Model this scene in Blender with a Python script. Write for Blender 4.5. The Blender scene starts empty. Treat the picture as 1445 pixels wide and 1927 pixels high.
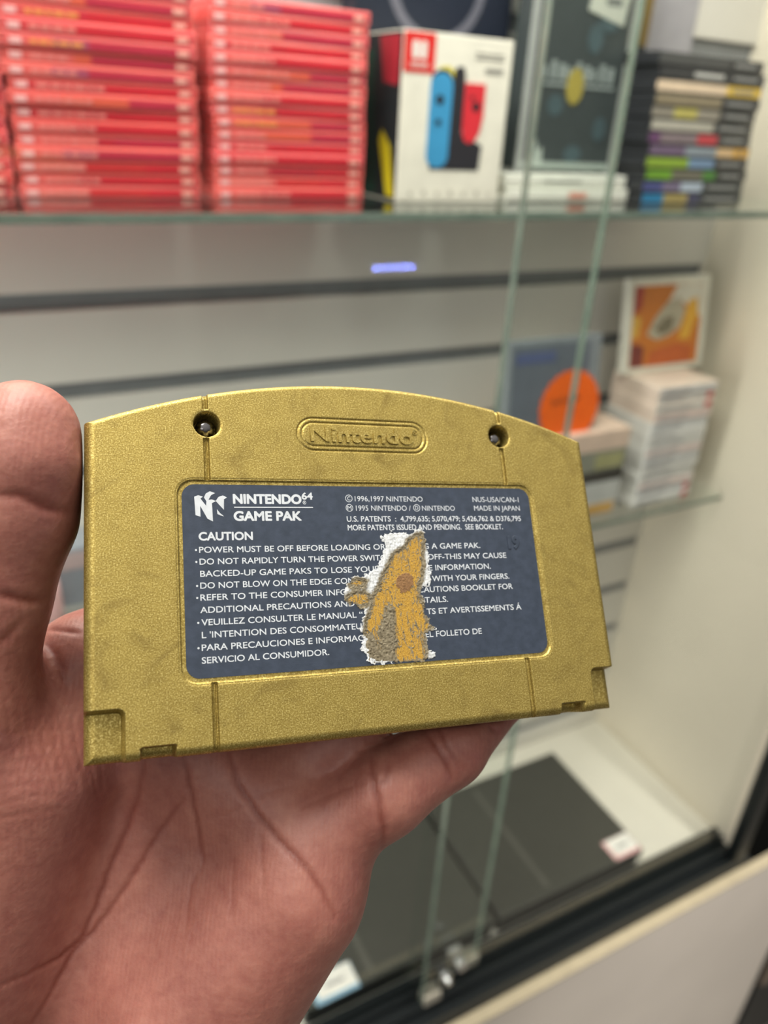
import bpy, bmesh, math, random
import numpy as np
from mathutils import Vector, Matrix
from mathutils.bvhtree import BVHTree
from mathutils.kdtree import KDTree

random.seed(7)
np.random.seed(7)
SC = bpy.context.scene
COL = SC.collection

# ------------------------------------------------------------------ camera, world, lights
EYE = 2.05                                    # height of the camera above the shop floor
FPX = 1440.0                                  # focal length in pixels of the 1445 x 1927 frame
CX, CY = 722.5, 963.5
_dn = np.array([-165.0, 2760.0, FPX]); _dn /= np.linalg.norm(_dn)
_x = np.array([2980.0, -573.0, FPX]); _x -= _dn * (_x @ _dn); _x /= np.linalg.norm(_x)
ROT = np.stack([_x, np.cross(-_dn, _x), -_dn])          # view axes (right, down, forward) -> room axes

cam_d = bpy.data.cameras.new('camera')
cam = bpy.data.objects.new('camera', cam_d)
COL.objects.link(cam)
SC.camera = cam
cam_d.sensor_fit = 'VERTICAL'
cam_d.lens = 6.86
cam_d.sensor_height = 6.86 * 1927.0 / FPX
cam_d.sensor_width = 6.86 * 1445.0 / FPX
cam_d.clip_start = 0.01
cam_d.clip_end = 50.0
cam_d.dof.use_dof = True
cam_d.dof.focus_distance = 0.157
cam_d.dof.aperture_fstop = 6.86 / 2.3
_m = Matrix.Identity(4)
for i in range(3):
    _m[i][0] = ROT[i][0]; _m[i][1] = -ROT[i][1]; _m[i][2] = -ROT[i][2]
_m[2][3] = EYE
cam.matrix_world = _m

world = bpy.data.worlds.new('world')
SC.world = world
world.use_nodes = True
# the shop around: bright ceiling, dimmer walls, darker floor
_wt = world.node_tree
_tc = _wt.nodes.new('ShaderNodeTexCoord'); _sp = _wt.nodes.new('ShaderNodeSeparateXYZ'); _mr = _wt.nodes.new('ShaderNodeMapRange')
_mr.inputs['From Min'].default_value = -1.0
_rp = _wt.nodes.new('ShaderNodeValToRGB')
_e = _rp.color_ramp.elements
_e[0].position = 0.0; _e[0].color = (0.04, 0.037, 0.034, 1)
_e[1].position = 1.0; _e[1].color = (1.15, 1.10, 1.0, 1)
for _p, _c in ((0.42, (0.07, 0.066, 0.06, 1)), (0.60, (0.19, 0.18, 0.165, 1)), (0.78, (0.62, 0.59, 0.54, 1))):
    _q = _e.new(_p); _q.color = _c
_wt.links.new(_tc.outputs['Generated'], _sp.inputs[0]); _wt.links.new(_sp.outputs[2], _mr.inputs[0])
_wt.links.new(_mr.outputs[0], _rp.inputs[0]); _wt.links.new(_rp.outputs[0], _wt.nodes['Background'].inputs[0])
_wt.nodes['Background'].inputs[1].default_value = 1.0

def area_light(name, loc, size, size_y, power, color, aim):
    d = bpy.data.lights.new(name, 'AREA')
    d.shape = 'RECTANGLE'; d.size = size; d.size_y = size_y; d.energy = power; d.color = color
    o = bpy.data.objects.new(name, d)
    COL.objects.link(o)
    o.location = loc
    o.rotation_euler = (Vector(aim) - Vector(loc)).to_track_quat('-Z', 'Y').to_euler()
    return o

area_light('ceiling_light_aisle', (-0.10, 0.36, EYE + 1.05), 0.9, 0.40, 22.0, (1.0, 0.95, 0.86), (0.1, 0.2, EYE))
area_light('ceiling_light_shop', (-1.0, -0.9, EYE + 1.1), 0.9, 0.5, 3.0, (1.0, 0.95, 0.88), (0.5, 0.5, EYE - 0.6))
area_light('cabinet_light_strip', (0.30, 0.63, EYE + 0.60), 1.2, 0.08, 11.0, (1.0, 0.96, 0.90), (0.45, 0.84, EYE - 0.1))
# unseen spot added to brighten the plinth and the cabinet floor
_sd = bpy.data.lights.new('plinth_fill_spot', 'SPOT')
_sd.energy = 190.0; _sd.color = (1.0, 0.94, 0.86); _sd.spot_size = math.radians(24); _sd.spot_blend = 1.0; _sd.shadow_soft_size = 0.06
_so = bpy.data.objects.new('plinth_fill_spot', _sd)
COL.objects.link(_so)
_so.location = (1.25, -0.95, EYE + 1.15)
_so.rotation_euler = (Vector((1.0, 0.53, EYE - 1.62)) - Vector(_so.location)).to_track_quat('-Z', 'Y').to_euler()
area_light('cabinet_side_fill', (-0.78, 0.64, EYE - 0.66), 0.05, 0.95, 9.0, (1.0, 0.96, 0.90), (1.05, 0.86, EYE - 0.72))  # added light out of view, brightens the side panel and lower cabinet

SC.view_settings.view_transform = 'Standard'
SC.view_settings.look = 'None'
SC.view_settings.gamma = 1.0
SC.view_settings.use_curve_mapping = False
SC.view_settings.exposure = 0.0
SC.cycles.max_bounces = 10
SC.cycles.transparent_max_bounces = 24
SC.cycles.caustics_reflective = False
SC.cycles.caustics_refractive = False

# ------------------------------------------------------------------ helpers
def srgb(r, g, b):
    def f(c):
        c /= 255.0
        return c / 12.92 if c <= 0.04045 else ((c + 0.055) / 1.055) ** 2.4
    return (f(r), f(g), f(b), 1.0)

def P(px, py, z):
    """a point of the hand in view axes (mm)"""
    return np.array([(px - CX) / FPX * z, (py - CY) / FPX * z, z], float)

def W(x, y, z):
    """room point: x along the cabinet, y into it, z relative to the camera's height"""
    return (x, y, z + EYE)

class NT:
    def __init__(self, name):
        self.m = bpy.data.materials.new(name)
        self.m.use_nodes = True
        self.t = self.m.node_tree
        self.b = self.t.nodes['Principled BSDF']
    def n(self, kind, **kw):
        nd = self.t.nodes.new(kind)
        for k, v in kw.items():
            if k in nd.inputs.keys():
                nd.inputs[k].default_value = v
            else:
                setattr(nd, k, v)
        return nd
    def l(self, a, b):
        self.t.links.new(a, b)
    def ramp(self, fac, stops, interp='LINEAR'):
        r = self.t.nodes.new('ShaderNodeValToRGB')
        r.color_ramp.interpolation = interp
        e = r.color_ramp.elements
        e[0].position, e[0].color = stops[0]
        e[1].position, e[1].color = stops[-1]
        for p, c in stops[1:-1]:
            q = e.new(p); q.color = c
        self.l(fac, r.inputs[0])
        return r
    def mix(self, fac, a, b, blend='MIX'):
        m = self.t.nodes.new('ShaderNodeMix')
        m.data_type = 'RGBA'; m.blend_type = blend
        for s, v in ((m.inputs[0], fac), (m.inputs[6], a), (m.inputs[7], b)):
            if hasattr(v, 'is_output'):
                self.l(v, s)
            else:
                s.default_value = v
        return m.outputs[2]
    def noise(self, scale, detail=3, rough=0.5, coord='Object', dist=0.0, stretch=None):
        tc = self.n('ShaderNodeTexCoord')
        nd = self.n('ShaderNodeTexNoise', Scale=scale, Detail=detail, Roughness=rough, Distortion=dist)
        if stretch:
            mp = self.n('ShaderNodeMapping')
            mp.inputs['Scale'].default_value = stretch
            self.l(tc.outputs[coord], mp.inputs[0]); self.l(mp.outputs[0], nd.inputs['Vector'])
        else:
            self.l(tc.outputs[coord], nd.inputs['Vector'])
        return nd.outputs[0]
    def bump(self, height, strength, dist):
        b = self.n('ShaderNodeBump', Strength=strength, Distance=dist)
        self.l(height, b.inputs['Height'])
        return b

def mat(name, color, rough=0.5, metal=0.0, var=0.06, scale=40.0, coat=0.0, spec=0.5):
    """plain surface with a slight procedural variation"""
    k = NT(name)
    c2 = tuple(min(1.0, v * (1 + var)) for v in color[:3]) + (1.0,)
    c1 = tuple(v * (1 - var) for v in color[:3]) + (1.0,)
    r = k.ramp(k.noise(scale), [(0.3, c1), (0.7, c2)])
    k.l(r.outputs[0], k.b.inputs['Base Color'])
    k.b.inputs['Roughness'].default_value = rough
    k.b.inputs['Metallic'].default_value = metal
    k.b.inputs['Coat Weight'].default_value = coat
    k.b.inputs['Specular IOR Level'].default_value = spec
    return k.m

_cache = {}
def cmat(rgb, rough=0.45):
    key = (rgb, rough)
    if key not in _cache:
        _cache[key] = mat('print_%d_%d_%d' % rgb, srgb(*rgb), rough)
    return _cache[key]

def tag(o, label=None, cat=None, group=None, kind=None):
    if label: o['label'] = label
    if cat: o['category'] = cat
    if group: o['group'] = group
    if kind: o['kind'] = kind
    return o

def empty(name, loc, rz=0.0):
    o = bpy.data.objects.new(name, None)
    o.empty_display_size = 0.02
    COL.objects.link(o)
    o.location = loc
    o.rotation_euler = (0, 0, rz)
    return o

def obj(name, me, mats, parent=None, loc=None):
    o = bpy.data.objects.new(name, me)
    COL.objects.link(o)
    if not me.materials:
        for m in (mats if isinstance(mats, (list, tuple)) else [mats]):
            me.materials.append(m)
    if parent: o.parent = parent
    if loc: o.location = loc
    return o

def smooth(me, on=True):
    me.polygons.foreach_set('use_smooth', [on] * len(me.polygons))
    return me

class MB:
    """collects shapes for ONE mesh"""
    def __init__(self):
        self.v = []; self.f = []; self.mi = []; self.sm = []
    def add(self, vs, fs, mi=0, sm=False):
        o = len(self.v)
        self.v += [tuple(p) for p in vs]
        for f in fs:
            self.f.append(tuple(i + o for i in f)); self.mi.append(mi); self.sm.append(sm)
    def bm(self, b, mi=0, sm=False):
        b.verts.ensure_lookup_table()
        b.verts.index_update()
        self.add([v.co[:] for v in b.verts], [[v.index for v in f.verts] for f in b.faces], mi, sm)
        b.free()
    def box(self, x0, x1, y0, y1, z0, z1, bev=0.0, mi=0, seg=2):
        b = bmesh.new()
        bmesh.ops.create_cube(b, size=1.0)
        for v in b.verts:
            v.co = Vector(((x0 + x1) / 2 + v.co.x * (x1 - x0), (y0 + y1) / 2 + v.co.y * (y1 - y0), (z0 + z1) / 2 + v.co.z * (z1 - z0)))
        if bev > 0:
            bmesh.ops.bevel(b, geom=list(b.edges), offset=bev, segments=seg, affect='EDGES', profile=0.5)
        self.bm(b, mi, bev > 0 and seg > 2)
    def cyl(self, p0, p1, r0, r1=None, n=24, mi=0, caps=True):
        r1 = r0 if r1 is None else r1
        p0 = Vector(p0); p1 = Vector(p1); d = (p1 - p0).normalized()
        a = d.orthogonal().normalized(); c = d.cross(a)
        vs = []
        for p, r in ((p0, r0), (p1, r1)):
            for i in range(n):
                t = 2 * math.pi * i / n
                vs.append(p + a * (r * math.cos(t)) + c * (r * math.sin(t)))
        fs = [(i, (i + 1) % n, n + (i + 1) % n, n + i) for i in range(n)]
        self.add(vs, fs, mi, True)
        if caps:
            self.add(vs[:n], [tuple(reversed(range(n)))], mi); self.add(vs[n:], [tuple(range(n))], mi)
    def prism(self, pts, plane, d0, d1, mi=0):
        """closed outline pts extruded along the axis normal to plane ('xz' or 'xy')"""
        n = len(pts)
        mk = (lambda p, d: (p[0], d, p[1])) if plane == 'xz' else (lambda p, d: (p[0], p[1], d))
        vs = [mk(p, d0) for p in pts] + [mk(p, d1) for p in pts]
        b = bmesh.new()
        bv = [b.verts.new(v) for v in vs]
        b.faces.new(bv[:n]); b.faces.new(list(reversed(bv[n:])))
        for i in range(n):
            j = (i + 1) % n
            b.faces.new((bv[j], bv[i], bv[n + i], bv[n + j]))
        bmesh.ops.recalc_face_normals(b, faces=b.faces)
        bmesh.ops.triangulate(b, faces=[f for f in b.faces if len(f.verts) > 4])
        self.bm(b, mi)
    def mesh(self, name):
        me = bpy.data.meshes.new(name)
        me.from_pydata(self.v, [], self.f)
        me.polygons.foreach_set('material_index', self.mi)
        me.polygons.foreach_set('use_smooth', self.sm)
        me.update()
        return me
    def build(self, name, mats, parent=None, loc=None):
        return obj(name, self.mesh(name), mats, parent, loc)

def rrect(cx, cy, hx, hy, r, n=8):
    pts = []
    for sx, sy, a0 in ((1, 1, 0), (-1, 1, 90), (-1, -1, 180), (1, -1, 270)):
        for i in range(n + 1):
            a = math.radians(a0 + 90 * i / n)
            pts.append((cx + sx * (hx - r) + r * math.cos(a), cy + sy * (hy - r) + r * math.sin(a)))
    return pts

def ellipse(cx, cy, rx, ry, n=28):
    return [(cx + rx * math.cos(2 * math.pi * i / n), cy + ry * math.sin(2 * math.pi * i / n)) for i in range(n)]

def in_poly(x, y, poly):
    x = np.asarray(x); y = np.asarray(y)
    ins = np.zeros(x.shape, bool)
    n = len(poly)
    for i in range(n):
        x0, y0 = poly[i]; x1, y1 = poly[(i + 1) % n]
        if y0 == y1: continue
        c = ((y0 > y) != (y1 > y)) & (x < (x1 - x0) * (y - y0) / (y1 - y0) + x0)
        ins ^= c
    return ins

def poly_dist(x, y, poly):
    d = np.full(x.shape, 1e9)
    n = len(poly)
    for i in range(n):
        ax, ay = poly[i]; bx, by = poly[(i + 1) % n]
        vx, vy = bx - ax, by - ay
        t = np.clip(((x - ax) * vx + (y - ay) * vy) / (vx * vx + vy * vy + 1e-12), 0, 1)
        d = np.minimum(d, np.hypot(x - ax - t * vx, y - ay - t * vy))
    return d

def value_noise(x, y, cell, seed):
    rs = np.random.RandomState(seed)
    g = rs.rand(256, 256)
    u = x / cell + 97.3; v = y / cell + 61.7
    i = np.floor(u).astype(int); j = np.floor(v).astype(int)
    a = u - i; b = v - j
    a = a * a * (3 - 2 * a); b = b * b * (3 - 2 * b)
    G = lambda p, q: g[p % 256, q % 256]
    return (G(i, j) * (1 - a) + G(i + 1, j) * a) * (1 - b) + (G(i, j + 1) * (1 - a) + G(i + 1, j + 1) * a) * b

# lettering: Blender's own built-in face, outlined and filled as mesh
def _font_mesh(body, offset, extrude=0.0, bevel=0.0, space=1.0):
    c = bpy.data.curves.new('lettering', 'FONT')
    c.body = body; c.offset = offset; c.extrude = extrude; c.bevel_depth = bevel; c.resolution_u = 4
    c.space_character = space
    if bevel: c.bevel_resolution = 1
    o = bpy.data.objects.new('lettering', c)
    COL.objects.link(o)
    dg = bpy.context.evaluated_depsgraph_get()
    dg.update()
    me = o.evaluated_get(dg).to_mesh()
    vs = np.array([v.co[:] for v in me.vertices]) if len(me.vertices) else np.zeros((0, 3))
    fs = [tuple(p.vertices) for p in me.polygons]
    o.evaluated_get(dg).to_mesh_clear()
    bpy.data.objects.remove(o); bpy.data.curves.remove(c)
    return vs, fs
_cap = _font_mesh('H', 0.0)[0]
CAP = _cap[:, 1].max() - _cap[:, 1].min()
def letters(mb, body, x0, x1, base, cap, z, weight=0.012, extrude=0.0, bevel=0.0, mi=0, zs=None, space=1.0):
    """one line of text between x0 and x1 on a baseline with the given capital height (all in the mesh's units)"""
    vs, fs = _font_mesh(body, 0.0, extrude, bevel, space)
    if not len(vs): return
    a, b = vs[:, 0].min(), vs[:, 0].max()
    out = np.empty_like(vs)
    out[:, 0] = x0 + (vs[:, 0] - a) / (b - a) * (x1 - x0)
    out[:, 1] = base + vs[:, 1] / CAP * cap
    out[:, 2] = z + vs[:, 2] * (zs if zs is not None else cap)
    if weight <= 0.0005:
        mb.add([tuple(p) for p in out], fs, mi)
        return
    w = weight / CAP * cap
    n = 8 if weight > 0.02 else 4
    for k in range(n):
        a = 2 * math.pi * (k + 0.5) / n
        mb.add([(p[0] + w * math.cos(a), p[1] + w * math.sin(a), p[2] + k * 4e-7) for p in out], fs, mi)

# ------------------------------------------------------------------ materials
M = {}
M['white_panel'] = mat('white_melamine', srgb(226, 218, 200), 0.4, scale=6, var=0.03)
M['slat_white'] = mat('white_slat_board', srgb(222, 219, 212), 0.42, scale=6, var=0.03)
M['groove'] = mat('grey_slat_groove', srgb(128, 131, 134), 0.5)
M['floor_white'] = mat('white_cabinet_floor', srgb(236, 232, 220), 0.4, scale=8, var=0.03)
M['black_rail'] = mat('black_aluminium', srgb(24, 30, 33), 0.35, metal=0.3)
M['plinth'] = mat('warm_white_plinth', srgb(222, 214, 204), 0.5, scale=5, var=0.04)
M['plinth_edge'] = mat('beige_edge_band', srgb(190, 178, 150), 0.5)
M['shop_floor'] = mat('grey_shop_floor', srgb(120, 114, 106), 0.5, scale=3)
M['chrome'] = mat('chrome', (0.75, 0.76, 0.78, 1), 0.18, metal=1.0)
M['white'] = cmat((240, 238, 232))
M['black'] = cmat((28, 29, 31))

def glass(name, tint, edge=False):
    k = NT(name)
    k.t.nodes.remove(k.b)
    out = k.t.nodes['Material Output']
    tr = k.n('ShaderNodeBsdfTransparent'); tr.inputs[0].default_value = tint
    gl = k.n('ShaderNodeBsdfGlossy', Roughness=0.02)
    gl.inputs[0].default_value = (0.95, 0.98, 0.97, 1)
    fr = k.n('ShaderNodeFresnel', IOR=1.5)
    mx = k.n('ShaderNodeMixShader')
    ns = k.noise(3.0)
    r = k.ramp(ns, [(0.0, (0.9, 0.9, 0.9, 1)), (1.0, (1, 1, 1, 1))])
    mu = k.n('ShaderNodeMath', operation='MULTIPLY')
    k.l(fr.outputs[0], mu.inputs[0]); k.l(r.outputs[0], mu.inputs[1])
    ge = k.n('ShaderNodeNewGeometry')
    inv = k.n('ShaderNodeMath', operation='SUBTRACT'); inv.inputs[0].default_value = 1.0
    k.l(ge.outputs['Backfacing'], inv.inputs[1])
    mv = k.n('ShaderNodeMath', operation='MULTIPLY')
    k.l(mu.outputs[0], mv.inputs[0]); k.l(inv.outputs[0], mv.inputs[1])
    k.l(mv.outputs[0], mx.inputs[0]); k.l(tr.outputs[0], mx.inputs[1]); k.l(gl.outputs[0], mx.inputs[2])
    k.l(mx.outputs[0], out.inputs[0])
    return k.m
M['glass'] = glass('clear_glass', (0.965, 0.98, 0.97, 1))
M['plastic_clear'] = glass('clear_plastic', (0.95, 0.96, 0.955, 1))
def edge_glass():
    k = NT('green_glass_edge')
    r = k.ramp(k.noise(30), [(0.3, srgb(112, 130, 120)), (0.7, srgb(138, 152, 140))])
    k.l(r.outputs[0], k.b.inputs['Base Color'])
    k.b.inputs['Roughness'].default_value = 0.15
    k.b.inputs['Alpha'].default_value = 0.9
    return k.m
M['glass_edge'] = edge_glass()

def gold_material():
    k = NT('gold_metallic_plastic')
    fine = k.noise(3600.0, 2, 0.6)
    mid = k.noise(260.0, 4, 0.55)
    smear = k.noise(70.0, 5, 0.6, dist=1.6)
    base = k.ramp(fine, [(0.30, srgb(128, 109, 52)), (0.52, srgb(174, 152, 80)), (0.72, srgb(238, 220, 144))])
    c = k.mix(0.16, base.outputs[0], k.ramp(mid, [(0.35, srgb(138, 118, 58)), (0.65, srgb(196, 174, 96))]).outputs[0])
    scuff = k.ramp(smear, [(0.55, (0, 0, 0, 1)), (0.74, (0.6, 0.6, 0.6, 1))])
    c = k.mix(scuff.outputs[0], c, srgb(116, 96, 48))
    k.l(c, k.b.inputs['Base Color'])
    k.b.inputs['Metallic'].default_value = 0.72
    rr = k.ramp(fine, [(0.3, (0.50, 0.50, 0.50, 1)), (0.7, (0.36, 0.36, 0.36, 1))])
    k.l(rr.outputs[0], k.b.inputs['Roughness'])
    b = k.bump(k.noise(4200.0, 2, 0.6), 0.40, 0.00010)
    k.l(b.outputs[0], k.b.inputs['Normal'])
    return k.m
M['gold'] = gold_material()

def label_material():
    k = NT('navy_sticker')
    r = k.ramp(k.noise(500.0, 4), [(0.3, srgb(46, 56, 71)), (0.7, srgb(57, 67, 84))])
    k.l(r.outputs[0], k.b.inputs['Base Color'])
    k.b.inputs['Roughness'].default_value = 0.38
    a = k.noise(420.0, 5, 0.65)
    b = k.bump(a, 0.35, 0.0002)
    k.l(b.outputs[0], k.b.inputs['Normal'])
    return k.m
M['label'] = label_material()
M['print'] = mat('pale_printing', srgb(206, 212, 218), 0.5, scale=900)

def torn_material():
    k = NT('torn_sticker_paper')
    at = k.n('ShaderNodeAttribute', attribute_name='bare')
    at2 = k.n('ShaderNodeAttribute', attribute_name='spot')
    fib = k.noise(3200.0, 4, 0.7, stretch=(1.0, 0.35, 1.0))
    paper = k.ramp(fib, [(0.3, srgb(168, 172, 174)), (0.6, srgb(228, 232, 234))])
    film = k.ramp(k.noise(1500.0, 4), [(0.3, srgb(92, 82, 60)), (0.7, srgb(146, 136, 112))])
    au = k.ramp(k.noise(3600.0, 3), [(0.3, srgb(156, 116, 34)), (0.7, srgb(202, 160, 62))])
    f1 = k.ramp(at.outputs['Fac'], [(0.22, (0, 0, 0, 1)), (0.40, (1, 1, 1, 1))])
    f2 = k.ramp(at.outputs['Fac'], [(0.58, (0, 0, 0, 1)), (0.72, (1, 1, 1, 1))])
    c = k.mix(f1.outputs[0], paper.outputs[0], film.outputs[0])
    st = k.ramp(k.noise(1300.0, 3, 0.6, stretch=(1.0, 0.22, 1.0), dist=0.6), [(0.36, (0.85, 0.85, 0.85, 1)), (0.45, (0, 0, 0, 1))])
    c = k.mix(f2.outputs[0], c, k.mix(st.outputs[0], au.outputs[0], film.outputs[0]))
    br = k.ramp(k.noise(1800.0), [(0.3, srgb(118, 84, 50)), (0.7, srgb(150, 112, 70))])
    c = k.mix(at2.outputs['Fac'], c, br.outputs[0])
    k.l(c, k.b.inputs['Base Color'])
    k.b.inputs['Roughness'].default_value = 0.65
    b = k.bump(k.noise(2600.0, 4, 0.7), 0.6, 0.0002)
    k.l(b.outputs[0], k.b.inputs['Normal'])
    return k.m
M['torn'] = torn_material()

def skin_material():
    k = NT('skin')
    mott = k.noise(60.0, 5, 0.6)
    fine = k.noise(420.0, 4, 0.6)
    c = k.ramp(mott, [(0.30, srgb(150, 92, 83)), (0.55, srgb(170, 110, 98)), (0.75, srgb(186, 129, 114))]).outputs[0]
    c = k.mix(0.22, c, k.ramp(fine, [(0.3, srgb(146, 80, 72)), (0.7, srgb(204, 146, 126))]).outputs[0])
    at = k.n('ShaderNodeAttribute', attribute_name='crease')
    cr = k.n('ShaderNodeMath', operation='MULTIPLY'); cr.inputs[1].default_value = 0.75
    k.l(at.outputs['Fac'], cr.inputs[0])
    c = k.mix(cr.outputs[0], c, srgb(126, 56, 44))
    k.l(c, k.b.inputs['Base Color'])
    k.b.inputs['Roughness'].default_value = 0.46
    k.b.inputs['Subsurface Weight'].default_value = 0.25
    k.b.inputs['Subsurface Radius'].default_value = (1.0, 0.35, 0.2)
    k.b.inputs['Subsurface Scale'].default_value = 0.0016
    # fine skin ridges
    tc = k.n('ShaderNodeTexCoord')
    wv = k.n('ShaderNodeTexWave', Scale=300.0, Distortion=7.0, Detail=2.0)
    wv.inputs['Detail Scale'].default_value = 0.35
    k.l(tc.outputs['Object'], wv.inputs['Vector'])
    vor = k.n('ShaderNodeTexVoronoi', Scale=900.0)
    k.l(tc.outputs['Object'], vor.inputs['Vector'])
    b1 = k.bump(wv.outputs['Fac'], 0.10, 0.00020)
    b2 = k.bump(vor.outputs['Distance'], 0.14, 0.00022)
    b3 = k.bump(fine, 0.25, 0.0006)
    k.l(b1.outputs[0], b2.inputs['Normal']); k.l(b2.outputs[0], b3.inputs['Normal'])
    k.l(b3.outputs[0], k.b.inputs['Normal'])
    return k.m
M['skin'] = skin_material()

# ------------------------------------------------------------------ the setting and the cabinet
fl = MB(); fl.box(-3, 3.5, -3, 2.5, -EYE - 0.02, -EYE)
o = fl.build('floor', M['shop_floor'], None, (0, 0, EYE)); tag(o, kind='structure')

FLOOR_Z = -1.237          # cabinet floor
YB = 0.96                 # face of the back board
XS = 1.134                # inner face of the right side panel
cab = empty('display_cabinet', W(0.2, 0.75, -EYE))
tag(cab, 'white shop display cabinet with slatted back board, black rail and pale plinth', 'cabinet')
def cpart(mb, name, mats):
    o = mb.build(name, mats, cab)
    o.matrix_parent_inverse = Matrix.Translation(-Vector(cab.location))
    o.location = (0, 0, EYE)
    return o

# slatted back board: a real grooved profile
b = MB()
gz = [-0.1046 - 0.108 * k for k in range(-6, 11)]
gz = sorted([z for z in gz if FLOOR_Z + 0.03 < z < 0.62], reverse=True)
prof = [(YB, 0.66)]
GH, GD = 0.0105, 0.011
for z in gz:
    prof += [(YB, z + GH + 0.001), (YB + 0.001, z + GH), (YB + GD, z + GH), (YB + GD, z - GH), (YB + 0.001, z - GH), (YB, z - GH - 0.001)]
prof += [(YB, FLOOR_Z), (YB + 0.03, FLOOR_Z), (YB + 0.03, 0.66)]
vs = [(x, y, z) for x in (-0.9, XS + 0.001) for y, z in prof]
n = len(prof)
b.add(vs, [(i, (i + 1) % n, n + (i + 1) % n, n + i) for i in range(n)])
cpart(b, 'back_board', M['slat_white'])
for z in gz:
    g = MB(); g.box(-0.9, XS - 0.001, YB + GD - 0.0035, YB + GD - 0.0005, z - GH + 0.0004, z + GH - 0.0004)
    cpart(g, 'groove_insert', M['groove'])
b = MB(); b.box(XS, XS + 0.02, 0.56, YB + 0.03, FLOOR_Z - 0.02, 0.66, 0.001); cpart(b, 'side_panel', M['white_panel'])
b = MB(); b.box(-0.9, XS, 0.6125, YB - 0.001, FLOOR_Z - 0.02, FLOOR_Z, 0.001); cpart(b, 'floor_panel', M['floor_white'])
b = MB()
b.box(-0.9, XS - 0.002, 0.5995, 0.612, FLOOR_Z - 0.02, FLOOR_Z + 0.012, 0.001)
b.box(-0.9, XS + 0.02, 0.535, 0.599, FLOOR_Z - 0.022, FLOOR_Z - 0.004, 0.002)
for yy in (0.537, 0.561, 0.586):
    b.box(-0.9, XS - 0.002, yy, yy + 0.007, FLOOR_Z - 0.004, FLOOR_Z + 0.010, 0.001)
cpart(b, 'bottom_rail', M['black_rail'])
b = MB(); b.box(XS - 0.034, XS - 0.001, 0.536, 0.558, FLOOR_Z + 0.011, 0.66, 0.003); cpart(b, 'corner_post', M['black_rail'])
b = MB(); b.box(-0.9, 1.345, 0.515, 0.533, -EYE + 0.001, FLOOR_Z - 0.020, 0.002); cpart(b, 'plinth', M['plinth'])
b = MB(); b.box(-0.9, 1.345, 0.514, 0.534, FLOOR_Z - 0.0195, FLOOR_Z - 0.0135, 0.001); cpart(b, 'plinth_edging', M['plinth_edge'])

nb = empty('neighbouring_cabinet', W(1.6, 0.7, -EYE))
tag(nb, 'dark edge of a black cabinet standing right of the pale plinth', 'cabinet')
b = MB(); b.box(-0.249, 0.3, -0.19, 0.25, 0.001, 0.95, 0.004); b.build('body', M['black_rail'], nb)
b = MB(); b.box(-0.249, 0.3, -0.2, -0.191, 0.30, 0.42, 0.002); b.build('drawer_front', cmat((120, 108, 96)), nb)

# glass shelves
def shelf(z, y0, y1, x0, x1, label):
    e = empty('glass_shelf', W((x0 + x1) / 2, (y0 + y1) / 2, z))
    tag(e, label, 'shelf', 'glass shelves')
    hx, hy = (x1 - x0) / 2, (y1 - y0) / 2
    b = MB(); b.box(-hx, hx, -hy + 0.0012, hy, -0.008, 0, 0.0); b.build('glass_plate', M['glass'], e)
    b = MB(); b.box(-hx, hx, -hy, -hy + 0.001, -0.008, 0, 0.0004); b.build('polished_edge', M['glass_edge'], e)
    return e
ZS = -0.0885
ZL = -0.575
shelf(ZS, 0.722, YB - 0.002, -0.85, XS - 0.003, 'upper glass shelf carrying red game cases and boxes')
shelf(ZL, 0.800, YB - 0.002, -0.85, XS - 0.003, 'lower glass shelf under the stack of white game cases')

# sliding glass doors
def door(x0, x1, y, label, edge_x):
    e = empty('sliding_glass_door', W((x0 + x1) / 2, y, FLOOR_Z + 0.011))
    tag(e, label, 'glass door', 'sliding glass doors')
    hx = (x1 - x0) / 2
    h = 1.87
    b = MB(); b.box(-hx + 0.0006, hx - 0.0006, -0.004, 0.004, 0, h); b.build('glass_pane', M['glass'], e)
    s = -1 if edge_x == 'left' else 1
    b = MB(); b.box(s * hx - 0.0005, s * hx + 0.0005, -0.0041, 0.0041, 0, h); b.build('pane_edge', M['glass_edge'], e)
    return e, hx
d1, hx1 = door(0.433, XS - 0.036, 0.5700, 'front sliding glass pane on the right with its green left edge', 'left')
d2, hx2 = door(-0.85, 0.548, 0.5930, 'rear sliding glass pane on the left, overlapping the front one', 'right')
b = MB()
b.cyl((-hx1 + 0.035, -0.0045, 0.05), (-hx1 + 0.035, -0.010, 0.05), 0.010)
b.cyl((-hx1 + 0.035, -0.010, 0.05), (-hx1 + 0.035, -0.018, 0.05), 0.006, 0.005)
b.build('door_knob', M['chrome'], d1)
b = MB(); b.box(-hx1, -hx1 + 0.03, -0.0095, -0.0045, 0, 0.022, 0.001); b.box(-hx1, -hx1 + 0.03, 0.0045, 0.0075, 0, 0.022, 0.001)
b.build('roller_shoe', cmat((206, 200, 184)), d1)
b = MB(); b.box(hx2 - 0.03, hx2, -0.0095, -0.0045, 0, 0.022, 0.001); b.box(hx2 - 0.03, hx2, 0.0045, 0.0075, 0, 0.022, 0.001)
b.build('roller_shoe', cmat((206, 200, 184)), d2)
lk = empty('showcase_lock', W(0.49, 0.5795, FLOOR_Z + 0.075))
tag(lk, 'small chrome ratchet lock where the two glass panes overlap', 'lock')
b = MB(); b.box(-0.012, 0.012, -0.004, 0.004, -0.045, 0.02, 0.001); b.build('ratchet_bar', M['chrome'], lk)
b = MB(); b.cyl((0, -0.016, 0.012), (0, -0.028, 0.012), 0.010); b.build('lock_barrel', M['chrome'], lk)

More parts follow.
